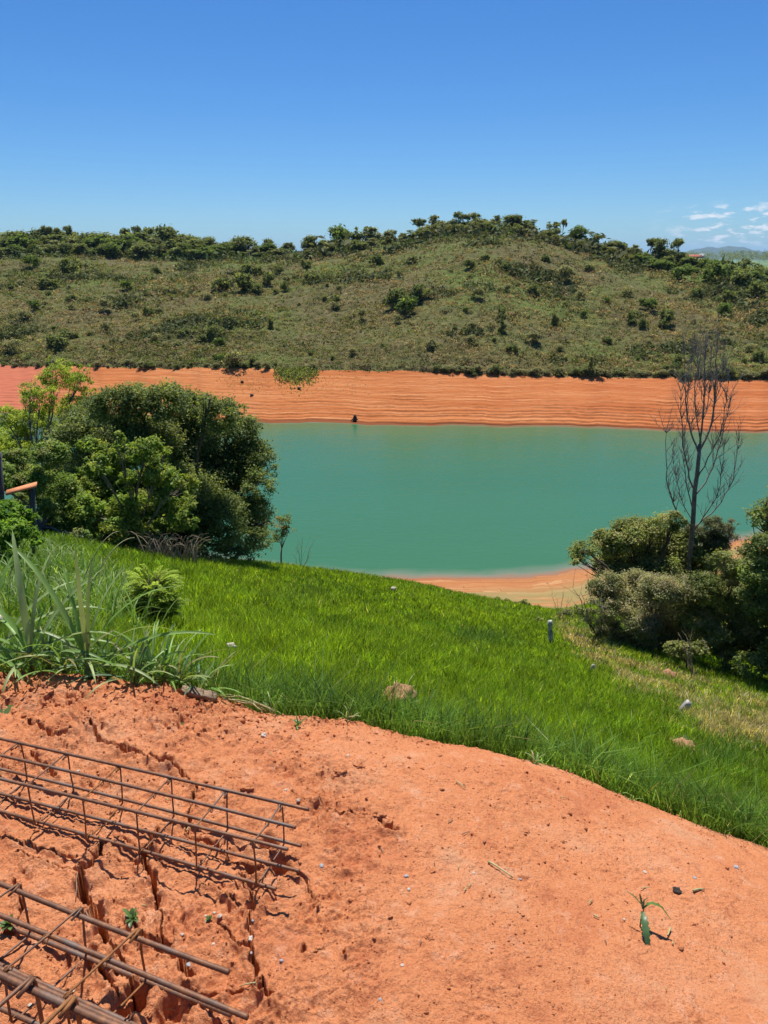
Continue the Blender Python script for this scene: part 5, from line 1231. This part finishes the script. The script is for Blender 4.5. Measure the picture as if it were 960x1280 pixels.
# dry stalks on the rim right of the offcut
t = thing('dry_stalks', 'thin dry stalks lying along the rim of the earth right of the wood offcut', 'stalks', gpt(315, 884, True)); o0 = np.array(t.location); rs = np.random.default_rng(902)
for i in range(7):
    a = gpt(rs.uniform(275, 300), rs.uniform(868, 880), True) + [0, 0, .02]; b = gpt(rs.uniform(325, 350), rs.uniform(886, 898), True) + [0, 0, .02]; m = MB(); m.tube(limb(a, b, rs, 7, .1, .06) - o0, .0028, 5); link('stalk', m.mesh('stalk', M['straw']), t)
def straw(px0, py0, px1, py1, r, label, mat='straw'):
    a, b = gpt(px0, py0, True), gpt(px1, py1, True); m = MB(); q = limb(a, b, np.random.default_rng(int(px0)), 7, .04, .05) + [0, 0, .006]; m.tube(q, np.linspace(r, r * .6, 7), 5)
    link('straw', m.mesh('straw', M[mat], True, a), None, label, 'straw', 'bits of straw on the bare earth', None, tuple(float(v) for v in a))
straw(610, 1079, 641, 1099, .0032, 'long pale straw lying in the middle of the bare earth'); straw(866, 1116, 880, 1113, .004, 'short white straw right of the seedling'); straw(570, 978, 582, 987, .0025, 'short straw near the upper rim of the earth')
straw(838, 1162, 834, 1172, .003, 'curled pale straw just below the arching seedling leaf'); straw(742, 1146, 748, 1149, .003, 'tiny pale straw left of the seedling'); straw(320, 1232, 300, 1236, .0022, 'thin straw beside the crack right of the middle cage')
srs = np.random.default_rng(905)
for i in range(34):
    px = srs.uniform(40, 930); py = srs.uniform(930, 1270)
    if py < np.interp(px, [0, 450, 600, 800, 960], [870, 930, 960, 1030, 1090]): continue
    an = srs.uniform(0, 6.28); L = srs.uniform(4, 13); straw(px, py, px + L * math.cos(an), py + L * .6 * math.sin(an), srs.uniform(.0011, .002), 'thin short bit of dry straw scattered on the bare earth', srs.choice(['straw', 'dry_twig']))
lump('dark_lump', gpt(846, 1115, True) + [0, 0, .006], .011, 'dark_rock', 903, 'small black lump beside the short white straw', 'lump', None, .6, .4)
# seedling with two serrated leaves
M['seed_leaf'] = mat_leaf('seedling_leaf', .3, .4, .4, 30)
b0 = gpt(800, 1158, True); t = thing('seedling', 'small seedling with two long serrated leaves alone on the bare earth', 'seedling', b0); k = zcam(b0) / FPX
m = MB(); m.tube([[0, 0, -.01], [0, 0, .03], [.004, 0, .062], [-.002, .004, .080]], [.0022, .002, .0016, .001], 6); link('stem', m.mesh('stem', M['bark']), t)
def seed_leaf(pts, w, col, serr=True):
    q = dens(pts, 15); tg = unit(np.gradient(q, axis=0)); sd = unit(np.cross(tg, [0, .35, 1.])); nr = np.cross(sd, tg); tt = np.linspace(0, 1, 15); ww = w * np.sin(np.pi * np.clip(tt * .93 + .05, 0, 1)) ** .6 * (1 + .22 * ((np.arange(15) % 2) * 2 - 1) * (1 if serr else 0)) * .5
    V = np.stack([q + sd * ww[:, None] + nr * (ww * .3)[:, None], q, q - sd * ww[:, None] + nr * (ww * .3)[:, None]], 1).reshape(-1, 3); m = MB()
    m.add(V, [x for i in range(14) for x in ([i * 3, i * 3 + 1, i * 3 + 4, i * 3 + 3], [i * 3 + 1, i * 3 + 2, i * 3 + 5, i * 3 + 4])])
    link('leaf', m.mesh('leaf', M['seed_leaf'], True, tint=np.repeat(np.array([col]), m.n, 0)), t)
top = np.array([0, 0, .062])
seed_leaf([top + [-.002, -.004, -.004], top + [-.005, -.030, -.004], top + [-.008, -.062, -.022], top + [-.006, -.084, -.050]], .020, (.075, .165, .065))
seed_leaf([top, top + [.022, .006, .016], top + [.048, -.002, .012], top + [.074, -.020, -.018]], .016, (.09, .18, .035))
seed_leaf([top + [0, 0, .01], top + [-.022, .018, .028], top + [-.04, .03, .034]], .008, (.12, .17, .05)); seed_leaf([top, top + [-.004, .012, .022], top + [-.006, .02, .036]], .010, (.06, .12, .05)); seed_leaf([top, top + [.006, .01, .02], top + [.014, .012, .028]], .008, (.06, .12, .05))
def weed(px, py, n, L, label, sd):
    b = gpt(px, py, True); t2 = thing('weed', label, 'weed', b, 'small weeds on the bare earth'); r = np.random.default_rng(sd)
    m = MB(); m.tube([[0, 0, -.01], [0, 0, .02]], [.002, .001], 5); link('stem', m.mesh('stem', M['stem']), t2)
    for i in range(n):
        mm = MB(); strip(mm, [0, 0, r.uniform(0, .012)], r.uniform(0, 6.28), L * r.uniform(.6, 1.2), L * .42, r.uniform(.3, 1.2), r.uniform(.3, 1.2), r, 7, .15); link('leaf', mm.mesh('leaf', M['seed_leaf'], True, tint=np.repeat(np.array([[.10, .17, .045]]) * r.uniform(.7, 1.3), mm.n, 0)), t2)
weed(165, 1152, 12, .030, 'small leafy weed above the middle cage bars', 911); weed(14, 1164, 10, .032, 'small leafy weed under the left part of the middle cage', 912); weed(263, 1152, 4, .018, 'tiny weed beside the white pebble cluster', 913); weed(112, 850, 6, .05, 'broad leaved weed at the foot of the tallest grass plant', 914); weed(372, 908, 5, .03, 'small weed on the earth just below the lawn rim', 915)

# ================================================================== THINGS IN THE LAWN
c = on_lawn(498, 4.6); qx, qy = project(*c)
c = gpt(498, 884); M['brown_earth'] = mat_plain('brown_earth', (.20, .10, .05), (.42, .22, .11), 14, .95, .6, .02)
t = thing('earth_mound', 'small brown earth mound with dry grass on it, standing in the lawn', 'mound', c)
r_ = 22 * zcam(c) / FPX
lump('earth', (0, 0, r_ * .55), r_, 'brown_earth', 921, None, None, None, .75, .35, 4, t)
m = MB(); rs = np.random.default_rng(922)
for i in range(36):
    a = rs.uniform(0, 6.28); rr = r_ * rs.uniform(.5, 1.05); strip(m, [rr * math.cos(a), rr * math.sin(a), r_ * rs.uniform(.4, 1.2) * (1.1 - .5 * rr / r_)], a + rs.normal() * .6, rs.uniform(.06, .14), .004, rs.uniform(-.3, 1.2), rs.uniform(.5, 2.2), rs, 5, .1)
link('dry_grass', m.mesh('dry_grass', M['straw'], False), t)
c = gpt(852, 940); lump('earth_mound', c + [0, 0, .02], 19 * zcam(c) / FPX, 'brown_earth', 923, 'low reddish brown bare hump in the grass at the right', 'mound', None, .5, .4, 4)
c = gpt(60, 664); lump('earth_mound', c + [0, 0, .05], 21 * zcam(c) / FPX, 'brown_earth', 924, 'reddish patch of broken earth below the orange board', 'mound', None, .4, .5, 4)
c = gpt(836, 846); lump('earth_mound', c + [0, 0, .03], 9 * zcam(c) / FPX, 'brown_earth', 925, 'small orange earth hump in the dry grass near the thicket', 'mound', None, .6, .4, 3)
c = gpt(290, 822); lump('white_stone', c + [0, 0, .10], 6.5 * zcam(c) / FPX, 'white_stone', 926, 'white stone half hidden in the lawn below the feathery shrub', 'stone', None, .75, .3, 3)
c = gpt(492, 743); lump('white_stone', c + [0, 0, .18], 3.6 * zcam(c) / FPX, 'white_stone', 927, 'small white stone on the crest of the lawn against the beach', 'stone', None, .7, .25, 3)
c = gpt(0, 795); lump('white_stone', c + [0, 0, .12], 9 * zcam(c) / FPX, 'white_stone', 928, 'white stone behind the leafy plants at the left border', 'stone', None, .7, .25, 3)
def post_between(name, label, cat, px, py0, py1, w, mat, seed, lean=0, tilt=0.):
    c = gpt(px, py1); k = zcam(c) / FPX; H = (py1 - py0) * k * 1.12
    ax = np.array([lean, 0.02, 1.]); return plank(name, label, cat, c + np.array([0, 0, H / 2 - .1]) + np.array([lean, 0, 0]) * H / 2, ax, H + .2, w * k, w * k * .8, mat, seed, (0, 1, .05))
post_between('fence_post', 'weathered pale wooden post standing upright in the grass', 'post', 689, 776, 806, 5.5, 'white_paint', 931, -.10)
post_between('marker_stake', 'short white stake leaning right in the dry grass', 'stake', 845, 874, 892, 7, 'white_paint', 932, .55)
post_between('marker_stake', 'tiny pale stake in the grass between the post and the dry strip', 'stake', 736, 830, 842, 3.4, 'white_paint', 933, .25)
# posts and orange board at the left border
M['dark_post'] = mat_plain('dark_post', (.045, .045, .05), (.12, .115, .115), 9, .9, .4, .01, .2, (8, 8, 1))
M['orange_board'] = mat_plain('orange_board', (.52, .17, .06), (.66, .28, .12), 9, .8)
DP = 10.5
b1 = on_lawn(43, DP); top = P(40, 611, DP); k = zcam(b1) / FPX
t = thing('board_on_post', 'orange board resting slanted on a grey post at the left edge', 'post', b1)
m = MB(); tp = top - b1; m.tube([[0, 0, -.3], tp * .5, tp], [4.2 * k, 4.0 * k, 3.8 * k], 8); link('post', m.mesh('post', M['dark_post']), t)
a = P(8, 617, DP - .15) - b1; b = P(46, 606.5, DP) - b1; ax = unit(b - a); m = MB(); m.box((a + b) / 2 + [0, 0, .012], ax * np.linalg.norm(b - a) / 2, unit(np.cross([0, 0, 1.], ax)) * .10, np.cross(ax, unit(np.cross([0, 0, 1.], ax))) * -.016)
link('board', m.mesh('board', M['orange_board'], False), t)
b2 = on_lawn(4, DP - .1); tp = P(-2, 566, DP - .1) - b2
m = MB(); m.tube([[0, 0, -.3], tp * .5, tp], [5 * k, 4.6 * k, 4 * k], 8); link('fence_post', m.mesh('fence_post', M['dark_post']), None, 'tall dark post cut by the left border of the photo', 'post', None, None, tuple(float(v) for v in b2))

# ================================================================== THE AIR
def haze():
    m = bpy.data.materials.new('haze_air'); m.use_nodes = True; nt = m.node_tree; nt.nodes.clear()
    out = nt.nodes.new('ShaderNodeOutputMaterial'); v = nt.nodes.new('ShaderNodeVolumePrincipled')
    v.inputs['Color'].default_value = (.45, .72, 1.0, 1); v.inputs['Density'].default_value = HAZE; v.inputs['Anisotropy'].default_value = .2
    nt.links.new(v.outputs[0], out.inputs['Volume'])
    b = MB(); X0, X1, Y0, Y1, Z0, Z1 = -17000, 17000, -60, 33000, -60, 330
    b.box([(X0 + X1) / 2, (Y0 + Y1) / 2, (Z0 + Z1) / 2], [(X1 - X0) / 2, 0, 0], [0, (Y1 - Y0) / 2, 0], [0, 0, (Z1 - Z0) / 2])
    link('haze', b.mesh('haze', m, False), kind='stuff', label='thin blue haze in the distance', cat='haze')
HAZE = 5e-5
haze()
